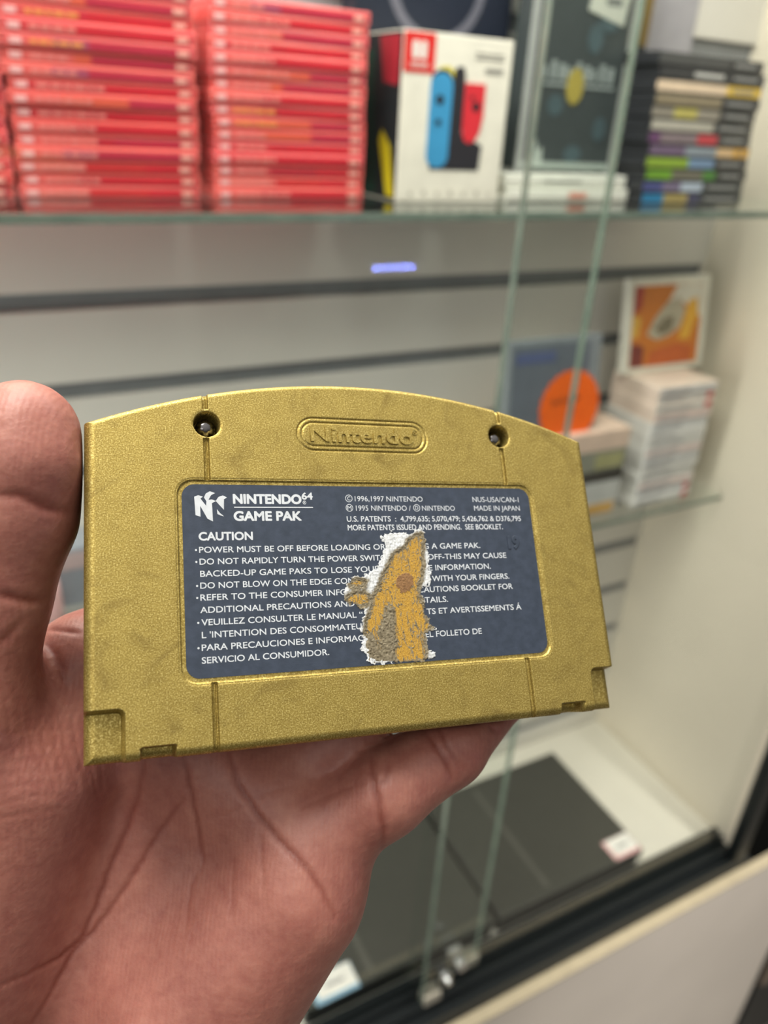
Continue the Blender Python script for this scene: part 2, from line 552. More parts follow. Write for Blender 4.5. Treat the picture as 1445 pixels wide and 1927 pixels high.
# ------------------------------------------------------------------ red game cases
def red_mat():
    k = NT('red_case_plastic')
    oi = k.n('ShaderNodeObjectInfo')
    r = k.ramp(oi.outputs['Random'], [(0.0, srgb(232, 98, 94)), (0.5, srgb(242, 118, 112)), (1.0, srgb(234, 104, 108))])
    k.l(r.outputs[0], k.b.inputs['Base Color'])
    k.b.inputs['Roughness'].default_value = 0.28
    k.b.inputs['Subsurface Weight'].default_value = 0.1
    k.b.inputs['Subsurface Scale'].default_value = 0.002
    return k.m
M['red_case'] = red_mat()
M['red_dark'] = cmat((198, 24, 40))
M['pale_pink'] = cmat((244, 190, 186))
case_mb = MB()
case_mb.box(-0.085, 0.085, 0, 0.104, 0, 0.0042, 0.0012)
case_mb.box(-0.085, 0.085, 0, 0.104, 0.0048, 0.0108, 0.0014)
case_mb.box(-0.084, 0.084, 0.0012, 0.103, 0.0006, 0.0102, 0.0)
CASE = case_mb.mesh('red_case_shell'); CASE.materials.append(M['red_case'])
spine_variants = []
PAL = [(196, 36, 50), (190, 38, 56), (210, 48, 52), (222, 92, 70), (168, 74, 100), (202, 40, 60)]
for i in range(10):
    b = MB()
    a = -0.080; e = 0.080
    c0 = a + random.uniform(0.030, 0.075)
    c1 = random.uniform(c0 + 0.01, e - 0.02)
    zz0, zz1 = 0.0012, 0.0076
    b.box(a, c0, -0.0004, 0.0011, zz0, zz1, 0, 0); b.box(c0, c1, -0.0004, 0.0011, zz0, zz1, 0, 1); b.box(c1, e, -0.0004, 0.0011, zz0, zz1, 0, 2)
    me = b.mesh('spine_paper')
    me.materials.append(cmat(random.choice([(226, 96, 92), (214, 84, 84), (232, 120, 112), (206, 60, 66)])))
    me.materials.append(cmat(PAL[i % 6])); me.materials.append(cmat(random.choice([(204, 34, 50), (226, 70, 60), (186, 40, 66)])))
    spine_variants.append(me)
b = MB(); b.box(-0.0790, -0.0690, -0.0008, -0.00045, 0.0018, 0.0068); LOGO = b.mesh('spine_badge'); LOGO.materials.append(cmat((246, 186, 186)))
b = MB(); b.box(0.066, 0.077, -0.0008, -0.00045, 0.0018, 0.0066); RATE = b.mesh('rating_mark'); RATE.materials.append(cmat((240, 168, 156)))
TITLES = []
for i in range(6):
    b = MB(); x = -0.062
    for k in range(random.randint(3, 6)):
        w = random.uniform(0.004, 0.011)
        b.box(x, x + w, -0.0008, -0.00045, 0.0026, 0.0060); x += w + 0.0022
    me = b.mesh('title_print'); me.materials.append(cmat((238, 138, 132) if i != 3 else (244, 156, 90))); TITLES.append(me)
ORD = ['bottom', 'second from the bottom', 'third from the bottom', 'fourth from the bottom', 'fifth from the bottom', 'sixth from the bottom',
       'seventh from the bottom', 'eighth from the bottom', 'ninth from the bottom', 'tenth from the bottom', 'eleventh from the bottom',
       'twelfth from the bottom', 'thirteenth from the bottom', 'fourteenth from the bottom', 'fifteenth from the bottom', 'topmost']
PITCH = 0.01120
def red_stack(xc, where, group, seed, lean):
    rs = random.Random(seed)
    for i in range(16):
        r = empty('game_case', W(xc + lean * i + rs.uniform(-0.0016, 0.0016), 0.838 + rs.uniform(0, 0.003), ZS + 0.0003 + PITCH * i), rs.uniform(-0.006, 0.006))
        tag(r, 'red plastic game case, %s in the %s red stack' % (ORD[i], where), 'game case', group)
        for nm, me in (('case_shell', CASE), ('spine_paper', rs.choice(spine_variants)), ('spine_badge', LOGO), ('rating_mark', RATE), ('title_print', rs.choice(TITLES))):
            c = bpy.data.objects.new(nm, me); COL.objects.link(c); c.parent = r
red_stack(-0.0335, 'leftmost', 'red game cases in the stack at the left frame edge', 3, 0.0006)
red_stack(0.1405, 'left full', 'red game cases in the left full stack', 5, 0.0003)
red_stack(0.3265, 'right', 'red game cases in the stack beside the white console box', 9, 0.0001)

# ------------------------------------------------------------------ boxes on the upper shelf
# tall navy box with a grey ring
r = empty('boxed_set', W(0.535, 0.915, ZS + 0.0003))
tag(r, 'tall dark navy box with grey ring print behind the white console box', 'box')
b = MB(); b.box(-0.105, 0.105, 0, 0.035, 0, 0.31, 0.001); b.build('carton', cmat((17, 25, 42)), r)
b = MB()
ring = []
N = 64
for k in range(N):
    a0, a1 = 2 * math.pi * k / N, 2 * math.pi * (k + 1) / N
    q = [(rr * math.cos(a), -0.0006, 0.2275 + rr * math.sin(a)) for a, rr in ((a0, 0.055), (a1, 0.055), (a1, 0.0665), (a0, 0.0665))]
    b.add(q, [(0, 1, 2, 3)])
b.build('ring_print', cmat((92, 92, 104)), r)

# white console box with two controllers printed on it
r = empty('console_box', W(0.442, 0.818, ZS + 0.0003), 0.0)
tag(r, 'white console box printed with blue and red controllers and red corner logo', 'box')
BW, BH, BD = 0.139, 0.166, 0.085
b = MB(); b.box(0, BW, 0, BD, 0, BH, 0.001); b.build('carton', cmat((242, 236, 222)), r)
b = MB()
b.prism(rrect(0.031, 0.085, 0.0, 0.0, 0.0, 1), 'xz', 0, 0) if False else None
def art(parent, name, pts, rgb, d=0.0006, holes=None, y=0.0):
    b = MB(); b.prism(pts, 'xz', y - d, y - 0.0002); return b.build(name, cmat(rgb), parent)
logo = art(r, 'corner_logo', rrect(0.0195, 0.1465, 0.0190, 0.0185, 0.002), (226, 44, 40))
b = MB()
b.prism(rrect(0.0145, 0.149, 0.0040, 0.0085, 0.0035), 'xz', -0.0010, -0.0007); b.build('logo_bar_outlined', M['white'], logo)
b = MB(); b.prism(rrect(0.0240, 0.149, 0.0036, 0.0085, 0.0034), 'xz', -0.0010, -0.0007); b.build('logo_bar_solid', M['white'], logo)
b = MB()
for zz in (0.1345, 0.1385 - 0.0012):
    b.box(0.0085, 0.0305, -0.0010, -0.0007, zz - 0.0012, zz)
b.build('logo_wordmark', M['white'], logo)
art(r, 'dock_print', [(0.041, 0.034), (0.107, 0.034), (0.109, 0.060), (0.0800, 0.072), (0.0795, 0.118), (0.0790, 0.131), (0.0760, 0.137), (0.0680, 0.137), (0.0640, 0.131), (0.0630, 0.10), (0.041, 0.062)], (44, 42, 48))
art(r, 'yellow_flash_print', ellipse(0.0540, 0.1255, 0.0135, 0.0110), (216, 200, 60), 0.0005)
art(r, 'dark_arch_print', ellipse(0.0500, 0.1215, 0.0140, 0.0120), (44, 46, 56), 0.0007)
blue = art(r, 'blue_controller_print', rrect(0.0497, 0.0830, 0.0142, 0.0470, 0.0130), (66, 156, 208), 0.0009)
red = art(r, 'red_controller_print', [(0.0800, 0.122), (0.1065, 0.122), (0.1070, 0.090), (0.1040, 0.0740), (0.0980, 0.0650), (0.0900, 0.0620), (0.0830, 0.066), (0.0800, 0.078)], (228, 50, 62), 0.0009)
for par, x, z, rr in ((blue, 0.0480, 0.104, 0.0050), (blue, 0.0480, 0.082, 0.0034), (red, 0.0960, 0.0995, 0.0050), (red, 0.0900, 0.108, 0.0022)):
    b = MB(); b.prism(ellipse(x, z, rr, rr), 'xz', -0.0013, -0.0010); b.build('stick_print', cmat((34, 34, 42)), par)
b = MB()
for x0, x1, zz in ((0.090, 0.128, 0.1500), (0.090, 0.128, 0.1455), (0.104, 0.128, 0.1330)):
    b.box(x0, x1, -0.0006, -0.0002, zz, zz + (0.0016 if zz > 0.14 else 0.005))
b.build('small_print', cmat((150, 146, 140)), r)
b = MB()
for k in range(7):
    b.box(0.016 + k * 0.018, 0.020 + k * 0.018, -0.0006, -0.0002, 0.0065, 0.0065 + 0.0055 * (0.7 + 0.3 * (k % 2)))
b.build('feature_icons', cmat((190, 184, 172)), r)
# its left flank
side = MB()
side.box(-0.0006, -0.0001, 0.001, BD - 0.001, 0.001, BH - 0.001)
sp = side.build('flank_print', cmat((16, 26, 30)), r)
for nm, pts, rgb in (('red_flank_block', [(0.006, 0.115), (0.040, 0.118), (0.052, 0.162), (0.006, 0.162)], (150, 26, 42)),
                     ('yellow_flank_streak', [(0.004, 0.004), (0.022, 0.004), (0.046, 0.060), (0.038, 0.072), (0.018, 0.056)], (190, 172, 20)),
                     ('green_flank_block', [(0.050, 0.004), (0.083, 0.004), (0.083, 0.150), (0.068, 0.150)], (12, 62, 48))):
    b = MB()
    vs = [(-0.0009, p[0], p[1]) for p in pts]
    b.add(vs, [tuple(reversed(range(len(vs))))])
    b.build(nm, cmat(rgb), sp)

# two flat white cases lying under the grey box
for k, (lab, dx) in enumerate((('white flat game case lying on the glass shelf, orange smudge on its spine', 0.0), ('white flat game case lying directly under the dark grey box', -0.003))):
    r = empty('game_case', W(0.598 + dx, 0.822 + 0.004 * k, ZS + 0.0003 + k * 0.0156))
    tag(r, lab, 'game case', 'flat white cases under the grey box')
    b = MB(); b.box(0, 0.196, 0, 0.125, 0, 0.0150, 0.0015); b.build('case_shell', cmat((226, 226, 216)), r)
    b = MB(); b.box(0.004, 0.192, -0.0005, 0.0005, 0.0028, 0.0122); s = b.build('spine_paper', cmat((238, 236, 226)), r)
    b = MB()
    if k == 0: b.box(0.096, 0.124, -0.0010, -0.0006, 0.004, 0.011)
    else: b.box(0.060, 0.120, -0.0010, -0.0006, 0.0065, 0.009)
    b.build('title_print', cmat((226, 150, 130) if k == 0 else (150, 152, 146)), s)

# dark grey boxed set in a clear protector
GZ = ZS + 0.0003 + 2 * 0.0156 + 0.0004
r = empty('boxed_game_set', W(0.629, 0.856, GZ))
tag(r, 'dark grey boxed game set with pale lettering and yellow emblem, white price sticker', 'box')
b = MB(); b.box(0.012, 0.152, 0.002, 0.046, 0.002, 0.262, 0.001); b.build('carton', cmat((74, 80, 82)), r)
b = MB(); b.box(0.013, 0.151, 0.0010, 0.0018, 0.004, 0.012); b.build('ground_print', cmat((186, 194, 188)), r)
b = MB()
for k in range(9):
    w = 0.0060 + 0.003 * ((k * 7) % 3) / 2
    x = 0.026 + k * 0.0128
    b.box(x, x + w, 0.0008, 0.0018, 0.104, 0.118 + 0.006 * ((k * 5) % 3) / 2)
b.box(0.030, 0.142, 0.0008, 0.0018, 0.097, 0.1005)
b.build('title_print', cmat((184, 190, 190)), r)
b = MB(); b.prism(ellipse(0.078, 0.098, 0.0135, 0.0200), 'xz', 0.0003, 0.0007); b.build('yellow_emblem', cmat((206, 182, 84)), r)
b = MB()
b.prism([(0.024, 0.006), (0.026, 0.030), (0.030, 0.038), (0.033, 0.024), (0.040, 0.030), (0.042, 0.006)], 'xz', 0.0007, 0.0012)
b.build('white_grass_print', cmat((206, 212, 206)), r)
b = MB()
for c in ((0.100, 0.150, 0.012, 0.016), (0.118, 0.168, 0.016, 0.010), (0.128, 0.052, 0.010, 0.014), (0.052, 0.076, 0.012, 0.012), (0.090, 0.022, 0.014, 0.010)):
    b.prism(ellipse(*c), 'xz', 0.0009, 0.0014)
b.build('blue_cloud_print', cmat((88, 106, 114)), r)
b = MB(); b.prism([(0.082, 0.178), (0.140, 0.166), (0.148, 0.232), (0.090, 0.244)], 'xz', 0.0002, 0.0009); s = b.build('price_sticker', cmat((232, 230, 218)), r)
b = MB(); b.box(0.108, 0.132, -0.0003, 0.0001, 0.186, 0.193); b.build('sticker_print', cmat((120, 122, 120)), s)
b = MB()
b.box(0, 0.164, -0.001, -0.0002, 0.0, 0.266)
b.box(0, 0.0008, -0.0002, 0.048, 0, 0.266); b.box(0.1632, 0.164, -0.0002, 0.048, 0, 0.266)
b.build('clear_sleeve', M['plastic_clear'], r)
b = MB()
b.box(0.0009, 0.0115, 0.0, 0.0015, 0.0, 0.266); b.box(0.1525, 0.1630, 0.0, 0.0015, 0.0, 0.266)
b.build('sleeve_margin', cmat((196, 196, 194)), r)

# olive and black upright box behind the black stack
r = empty('upright_box', W(0.842, 0.949, ZS + 0.0003))
tag(r, 'upright olive and black box standing behind the black case stack', 'box')
b = MB(); b.box(-0.058, 0.020, -0.040, 0, 0, 0.185, 0.001); b.build('carton_base', cmat((24, 30, 36)), r)
b = MB(); b.box(-0.058, 0.020, -0.040, 0, 0.1855, 0.30, 0.001); b.build('carton_lid', cmat((128, 104, 46)), r)

r = empty('wall_poster', W(0.960, YB - 0.0005, 0.085))
tag(r, 'pale lilac card leaning on the back board above the black case stack', 'card')
b = MB(); b.box(-0.072, 0.035, -0.0012, 0, 0, 0.20); b.build('card_sheet', cmat((168, 166, 174)), r)

# black spine case stack
SP = [  # segments (fraction, fraction, colour) of each spine and its end band
    [((0, .66), (84, 84, 84)), ((.66, 1), (60, 60, 60))],
    [((0, .64), (62, 62, 64)), ((.64, 1), (64, 64, 66))],
    [((0, .66), (240, 214, 186)), ((.66, 1), (232, 192, 62))],
    [((0, .62), (150, 136, 112)), ((.62, 1), (60, 60, 62))],
    [((0, .2), (150, 142, 130)), ((.2, .42), (196, 184, 104)), ((.42, .64), (160, 152, 140)), ((.64, 1), (66, 66, 66))],
    [((0, .60), (190, 184, 172)), ((.60, 1), (70, 70, 70))],
    [((0, .1), (110, 70, 112)), ((.1, .46), (140, 124, 130)), ((.46, .66), (206, 70, 80)), ((.66, 1), (66, 66, 66))],
    [((0, .34), (120, 100, 128)), ((.34, .66), (150, 160, 172)), ((.66, .84), (232, 196, 150)), ((.84, 1), (232, 176, 70))],
    [((0, .40), (146, 176, 62)), ((.40, .66), (124, 152, 186)), ((.66, 1), (64, 62, 62))],
    [((0, .24), (118, 166, 52)), ((.24, .55), (120, 116, 102)), ((.55, .68), (86, 140, 66)), ((.68, 1), (58, 58, 58))],
    [((0, .18), (78, 84, 140)), ((.18, .36), (124, 112, 140)), ((.36, .58), (184, 196, 214)), ((.58, 1), (70, 74, 74))],
    [((0, .2), (42, 128, 178)), ((.2, .44), (170, 152, 96)), ((.44, .56), (74, 74, 104)), ((.56, 1), (66, 70, 72))],
]
names = ['grey spine', 'dark spine with white title', 'cream spine with yellow end', 'tan spine', 'grey spine with yellow title', 'pale grey spine', 'mauve spine',
         'blue grey spine with orange end', 'green and blue spine', 'green and brown spine', 'violet and white spine', 'bright blue spine end']
CH = 0.0144
for k, (segs, nm) in enumerate(zip(SP, names)):
    i = 11 - k
    rx = random.uniform(-0.003, 0.003)
    r = empty('game_case', W(0.797 - 0.0012 * i + rx, 0.800 + random.uniform(0, 0.002), ZS + 0.0003 + i * CH), random.uniform(-0.01, 0.01))
    tag(r, 'black case, %s, %s in right stack' % (nm, 'bottom' if i == 0 else ('topmost' if i == 11 else ORD[i])), 'game case', 'black cases in the right stack')
    b = MB(); b.box(0, 0.190, 0, 0.135, 0, CH - 0.0004, 0.0015); b.build('case_shell', cmat((30, 32, 36)), r)
    b = MB()
    for (f0, f1), c in segs[:-1]:
        b.box(0.003 + f0 * 0.184, 0.003 + f1 * 0.184, -0.0006, 0.0004, 0.0014, CH - 0.0018, 0, 0)
    me = MB()
    b = MB()
    ms = []
    for q, ((f0, f1), c) in enumerate(segs[:-1]):
        b.box(0.003 + f0 * 0.184, 0.003 + f1 * 0.184, -0.0006, 0.0004, 0.0014, CH - 0.0018, 0, q); ms.append(cmat(c))
    b.build('spine_paper', ms, r)
    (f0, f1), c = segs[-1]
    b = MB(); b.box(0.003 + f0 * 0.184, 0.003 + f1 * 0.184, -0.0007, 0.0004, 0.0014, CH - 0.0018); band = b.build('spine_end_band', cmat(c), r)
    b = MB(); b.box(0.003 + f0 * 0.184 + 0.010, 0.003 + f1 * 0.184 - 0.012, -0.0011, -0.0008, 0.0050, 0.0090); b.build('platform_print', cmat((150, 150, 150)), band)
    if k == 1:
        b = MB(); b.box(0.060, 0.112, -0.0010, -0.0007, 0.0045, 0.0095); b.build('title_print', cmat((206, 204, 200)), r)

# ------------------------------------------------------------------ lower shelf
# white game cases, spines to the front
for i in range(14):
    r = empty('game_case', W(0.938 + random.uniform(-0.002, 0.002), 0.822 + random.uniform(0, 0.002), ZL + 0.0003 + i * 0.0152), random.uniform(-0.012, 0.012))
    w_ = 'bottom' if i == 0 else ('topmost' if i == 13 else ORD[i])
    tag(r, 'white game case, %s in the stack on the lower glass shelf' % w_, 'game case', 'white cases on the lower shelf')
    b = MB(); b.box(0, 0.132, 0, 0.105, 0, 0.0148, 0.0016); b.build('case_shell', cmat((232, 230, 226) if i < 10 else (236, 218, 204)), r)
    b = MB(); b.box(0.003, 0.129, -0.0005, 0.0005, 0.0020, 0.0128)
    s = b.build('spine_paper', cmat([(222, 222, 222), (206, 208, 212), (226, 206, 204), (214, 214, 212)][i % 4]), r)
    b = MB(); b.box(0.012, 0.060 + 0.008 * (i % 4), -0.0009, -0.0006, 0.0052, 0.0094); b.build('title_print', cmat((150, 150, 156)), s)
    if i in (0, 1, 11, 12):
        b = MB(); b.box(0.112, 0.126, -0.0009, -0.0006, 0.0026, 0.0122); b.build('red_spine_mark', cmat((206, 56, 66)), s)
ZT = ZL + 0.0003 + 14 * 0.0152
r = empty('game_case', W(0.924, 0.893, ZT + 0.0008))
tag(r, 'white bordered game case with orange and white cover standing on the white stack', 'game case')
r.rotation_euler = (math.radians(-9), 0, 0)
b = MB(); b.box(0, 0.182, 0, 0.014, 0, 0.152, 0.002); b.build('case_shell', cmat((230, 228, 216)), r)
b = MB(); b.box(0.012, 0.166, -0.0005, -0.0001, 0.010, 0.140); c = b.build('cover_art', cmat((206, 120, 36)), r)
def blob(nm, pts, rgb, y):
    b = MB(); b.prism(pts, 'xz', y - 0.0002, y); return b.build(nm, cmat(rgb), c)
blob('white_sky_print', [(0.105, 0.1395), (0.165, 0.1395), (0.165, 0.085), (0.140, 0.100), (0.118, 0.112), (0.085, 0.108)], (222, 218, 206), -0.0007)
blob('pale_figure_print', [(0.045, 0.062), (0.060, 0.088), (0.085, 0.112), (0.110, 0.120), (0.128, 0.098), (0.118, 0.070), (0.095, 0.058), (0.068, 0.052)], (184, 176, 156), -0.0010)
blob('dark_detail_print', [(0.060, 0.070), (0.082, 0.088), (0.104, 0.090), (0.100, 0.066), (0.078, 0.060)], (124, 116, 96), -0.0013)
blob('yellow_flame_print', [(0.118, 0.050), (0.134, 0.112), (0.152, 0.118), (0.158, 0.090), (0.142, 0.050)], (232, 176, 60), -0.0009)
blob('red_corner_print', [(0.0125, 0.1395), (0.032, 0.1395), (0.030, 0.105), (0.0125, 0.096)], (166, 60, 46), -0.0008)
blob('yellow_edge_print', [(0.0125, 0.094), (0.030, 0.090), (0.026, 0.060), (0.0125, 0.058)], (222, 174, 70), -0.0008)
blob('rust_ground_print', [(0.050, 0.0105), (0.150, 0.0105), (0.156, 0.036), (0.118, 0.044), (0.080, 0.040), (0.054, 0.032)], (196, 96, 40), -0.0011)
blob('maroon_corner_print', [(0.0125, 0.0105), (0.042, 0.0105), (0.040, 0.044), (0.0125, 0.050)], (124, 50, 44), -0.0009)

# flat boxes lying left of the white stack
flat = [(0.030, (200, 200, 196), (214, 168, 90), 'box', 'grey flat box with orange patch, bottom of the pile under the orange sticker'),
        (0.034, (196, 198, 196), None, 'box', 'pale grey flat box second in the pile under the orange sticker'),
        (0.020, (52, 50, 46), None, 'box', 'black slab standing in for the dark gap in the pile under the orange sticker'),  # dark gap between the boxes, filled with a black slab
        (0.036, (140, 142, 128), (168, 166, 120), 'box', 'grey green flat box fourth in the pile under the orange sticker'),
        (0.034, (226, 200, 182), None, 'box', 'pinkish flat box on top of the pile, carrying the stickered case')]
z = ZL + 0.0003
for h, rgb, patch, cat, lab in flat:
    r = empty('flat_box', W(0.660, 0.822, z))
    tag(r, lab, cat, 'pile of flat boxes on the lower shelf')
    b = MB(); b.box(0, 0.235, 0, 0.12, 0, h - 0.0004, 0.0015); bd = b.build('carton', cmat(rgb), r)
    if patch:
        b = MB(); b.box(0.17, 0.228, -0.0005, -0.0001, 0.005, h - 0.006); b.build('front_print', cmat(patch), r)
    z += h
r = empty('game_case', W(0.655, 0.838, z + 0.0004))
tag(r, 'grey blue game case standing upright with a big orange round sticker', 'game case')
r.rotation_euler = (math.radians(-6), 0, 0)
b = MB(); b.box(0, 0.172, 0, 0.014, 0, 0.146, 0.002); b.build('case_shell', cmat((136, 142, 148)), r)
b = MB(); b.box(0.008, 0.150, -0.0005, -0.0001, 0.008, 0.138); b.build('cover_art', cmat((104, 110, 122)), r)
b = MB(); b.box(0.014, 0.085, -0.0009, -0.0006, 0.112, 0.128); b.build('title_print', cmat((90, 100, 140)), r)
b = MB()
pts = []
for k in range(96):
    a = 2 * math.pi * k / 96
    rr = 0.0565 + 0.0016 * math.cos(24 * a)
    pts.append((0.119 + rr * math.cos(a), 0.040 + rr * math.sin(a)))
b.prism(pts, 'xz', -0.0022, -0.0012)
s = b.build('round_sticker', mat('fluorescent_orange_card', srgb(255, 104, 0), 0.6), r)
s['label'] = 'scalloped fluorescent orange round sticker'
b = MB(); 
for x0, x1, z0 in ((0.085, 0.098, 0.050), (0.101, 0.112, 0.051), (0.115, 0.125, 0.052), (0.128, 0.137, 0.053)):
    b.box(x0, x0 + 0.0025, -0.0026, -0.0023, z0 - 0.006, z0 + 0.008); b.box(x0, x1, -0.0026, -0.0023, z0 - 0.001, z0 + 0.0015)
b.build('sticker_print', cmat((120, 60, 24)), s)

# small things seen in the gap between thumb and cartridge
r = empty('figure_box', W(0.030, 0.846, ZL + 0.0003))
tag(r, 'small pale pink rounded box on the lower shelf behind the thumb', 'box')
b = MB(); b.box(-0.055, 0.004, 0, 0.05, 0, 0.058, 0.012, seg=4); b.build('carton', cmat((246, 196, 196)), r)
r = empty('figure_box', W(0.075, 0.880, ZL + 0.0003))
tag(r, 'grey blue small box on the lower shelf behind the pink one', 'box')
b = MB(); b.box(-0.050, 0.060, 0, 0.05, 0, 0.085, 0.003); b.build('carton', cmat((150, 156, 166)), r)
b = MB(); b.box(-0.045, 0.055, -0.0006, -0.0002, 0.055, 0.078); b.build('front_print', cmat((190, 170, 170)), r)

# ------------------------------------------------------------------ consoles on the cabinet floor
def console(x, y, w, d, label):
    r = empty('game_console', W(x, y, FLOOR_Z))
    tag(r, label, 'game console', 'black consoles on the cabinet floor')
    b = MB(); b.box(0, w, 0, d, 0.003, 0.024, 0.003); b.build('lower_shell', cmat((20, 22, 23), 0.3), r)
    b = MB(); b.box(-0.002, w + 0.002, -0.004, d + 0.002, 0.027, 0.050, 0.003); b.build('upper_shell', cmat((60, 61, 56), 0.3), r)
    b = MB(); b.box(0.004, w - 0.004, 0.004, d - 0.004, 0.0235, 0.0275); b.build('seam_light_bar', cmat((60, 66, 70), 0.2), r)
    b = MB()
    for fx in (0.03, w - 0.03):
        for fy in (0.03, d - 0.03):
            b.cyl((fx, fy, 0.0002), (fx, fy, 0.0035), 0.010)
    b.build('rubber_feet', cmat((14, 14, 14)), r)
    b = MB(); b.box(w * 0.32, w * 0.35, 0.01, d - 0.02, 0.0501, 0.0506); b.build('top_groove', cmat((84, 84, 78), 0.3), r)
    b = MB(); b.box(0.05, 0.13, -0.0046, -0.0042, 0.034, 0.037); b.build('disc_slot', cmat((8, 8, 8)), r)
    return r
console(0.258, 0.6175, 0.340, 0.262, 'black game console with a white price tag on its front left corner')
console(0.612, 0.6170, 0.318, 0.262, 'black game console with a pink edged price tag on its front right corner')
TZ = FLOOR_Z + 0.0508
def price_tag(x, y, rz, w, d, rim, label):
    r = empty('price_tag', W(x, y, TZ), rz)
    tag(r, label, 'price tag', 'price tags on the consoles')
    b = MB(); b.prism(rrect(0, 0, w / 2, d / 2, 0.003), 'xy', 0.0002, 0.0008); b.build('tag_card', cmat(rim), r)
    b = MB(); b.prism(rrect(0.003, 0.003, w / 2 - 0.004, d / 2 - 0.004, 0.002), 'xy', 0.0009, 0.0012); b.build('tag_face', cmat((244, 242, 236)), r)
    b = MB(); b.box(-w * 0.2, w * 0.24, -0.002, 0.003, 0.0013, 0.0015); b.build('price_print', cmat((160, 160, 160)), r)
price_tag(0.311, 0.634, 0.0, 0.072, 0.044, (150, 190, 216), 'white price tag with blue rim on the left black console')
price_tag(0.897, 0.635, 0.0, 0.062, 0.042, (236, 186, 186), 'white price tag with pink rim on the right black console')
r = empty('small_box', W(0.19, 0.66, FLOOR_Z))
tag(r, 'grey green small box with yellow lid left of the left console', 'box')
b = MB(); b.box(-0.06, 0.052, 0, 0.09, 0.0003, 0.040, 0.002); b.build('carton', cmat((120, 126, 112)), r)
b = MB(); b.box(-0.05, 0.040, 0.005, 0.06, 0.0405, 0.048, 0.002); b.build('lid', cmat((216, 206, 60)), r)

# ------------------------------------------------------------------ the gold cartridge
RC = np.array([[0.9324356777517612, 0.08477503077287063, -0.3512504818687705],
               [0.0009121138433011156, 0.9715329294404447, 0.23690279665126898],
               [0.361334851493627, -0.22121700018378895, 0.9058146410418212]])
TC = np.array([0.9916136922295791, 45.30219208908052, 156.0653916117633])
def CP(x, y, z):
    """cartridge point (mm, z towards the viewer from its back face) in view axes"""
    return TC + RC[:, 0] * x - RC[:, 1] * y - RC[:, 2] * z
cart = empty('game_cartridge', (0, 0, 0))
_ax = [ROT @ RC[:, 0], ROT @ -RC[:, 1], ROT @ -RC[:, 2]]
_t = ROT @ (TC / 1000.0)
mw = Matrix.Identity(4)
for i in range(3):
    for j in range(3): mw[i][j] = _ax[j][i]
    mw[i][3] = _t[i] + (EYE if i == 2 else 0.0)
cart.matrix_world = mw
tag(cart, 'gold game cartridge with torn navy back label held in the hand', 'game cartridge')
MMS = 0.001

ARC_R = 154.7
def ytop(x): return 76.0 - (ARC_R - np.sqrt(ARC_R ** 2 - x ** 2))
def sstep(v): v = np.clip(v, 0, 1); return v * v * (3 - 2 * v)
def sd_rrect(x, y, cx, cy, hx, hy, r):
    qx = np.abs(x - cx) - (hx - r); qy = np.abs(y - cy) - (hy - r)
    return np.hypot(np.maximum(qx, 0), np.maximum(qy, 0)) + np.minimum(np.maximum(qx, qy), 0) - r
def back_height(x, y):
    def roll(d, r):
        dd = np.clip(d, 0, r)
        return -(r - np.sqrt(np.maximum(r * r - (r - dd) ** 2, 0)))
    z = np.minimum(np.minimum(roll(58.0 - np.abs(x), 2.1), roll(y, 1.8)), roll(ytop(x) - y, 1.3))
    ax = np.abs(x)
    on = (y < 13.0) | ((y > 53.3) & (y < 62.3)) | (y > 68.6)
    t = np.abs(ax - 34.6)
    z = z - np.where(on, 0.85 * sstep((0.66 - t) / 0.30), 0)
    z = z + np.where(on, 0.28 * sstep((0.20 - t) / 0.16), 0)
    rr = np.hypot(ax - 34.35, y - 65.3)
    z = z - 4.6 * sstep((2.75 - rr) / 0.35) - 0.12 * sstep((3.4 - rr) / 0.8)
    sl = sd_rrect(x, y, 0.3, 33.15, 41.0, 20.1, 3.2)
    z = z - 0.42 * sstep(0.5 - sl / 0.35)
    z = z - 0.10 * np.exp(-((sl - 0.30) / 0.14) ** 2)
    sc = sd_rrect(ax, y, 58.0, 0.0, 6.8, 9.3, 1.1)
    z = z - 3.2 * sstep(0.5 - sc / 0.8)
    ss = sd_rrect(ax, y, 45.1, 0.0, 3.0, 2.3, 0.3)
    z = z - 4.6 * sstep(0.5 - ss / 0.35)
    # racetrack frame of the moulded name
    sr = sd_rrect(x, y, 0.0, 64.05, 15.2, 3.65, 3.6)
    z = z - 0.30 * np.exp(-((sr - 0.02) / 0.17) ** 2) - 0.30 * np.exp(-((sr + 0.98) / 0.17) ** 2)
    return z
def lines(lo, hi, step, fine):
    """grid lines, closer together inside the fine intervals"""
    out = [lo]
    while out[-1] < hi - 1e-6:
        p = out[-1]; s = step
        for a, b, f in fine:
            if a - 1e-6 <= p < b: s = min(s, f)
        out.append(min(p + s, hi))
    return np.array(out)
fx = [(-58, -55.8, 0.08), (55.8, 58, 0.08), (-35.6, -33.6, 0.08), (33.6, 35.6, 0.08), (-41.6, -40.0, 0.11), (40.4, 42, 0.11), (-52.2, -50.4, 0.11), (50.4, 52.2, 0.11), (-16, 16, 0.15), (-38, -31, 0.14), (31, 38, 0.14)]
fy = [(0, 1.9, 0.07), (74.4, 76, 0.07), (12.2, 13.6, 0.11), (52.4, 54.2, 0.11), (59.8, 68.4, 0.12), (8.6, 10.0, 0.11), (1.6, 2.8, 0.11)]
gx = lines(-58, 58, 0.24, fx)
gy0 = lines(0, 76, 0.24, fy)
X, Y0 = np.meshgrid(gx, gy0, indexing='ij')
K0 = 71.0
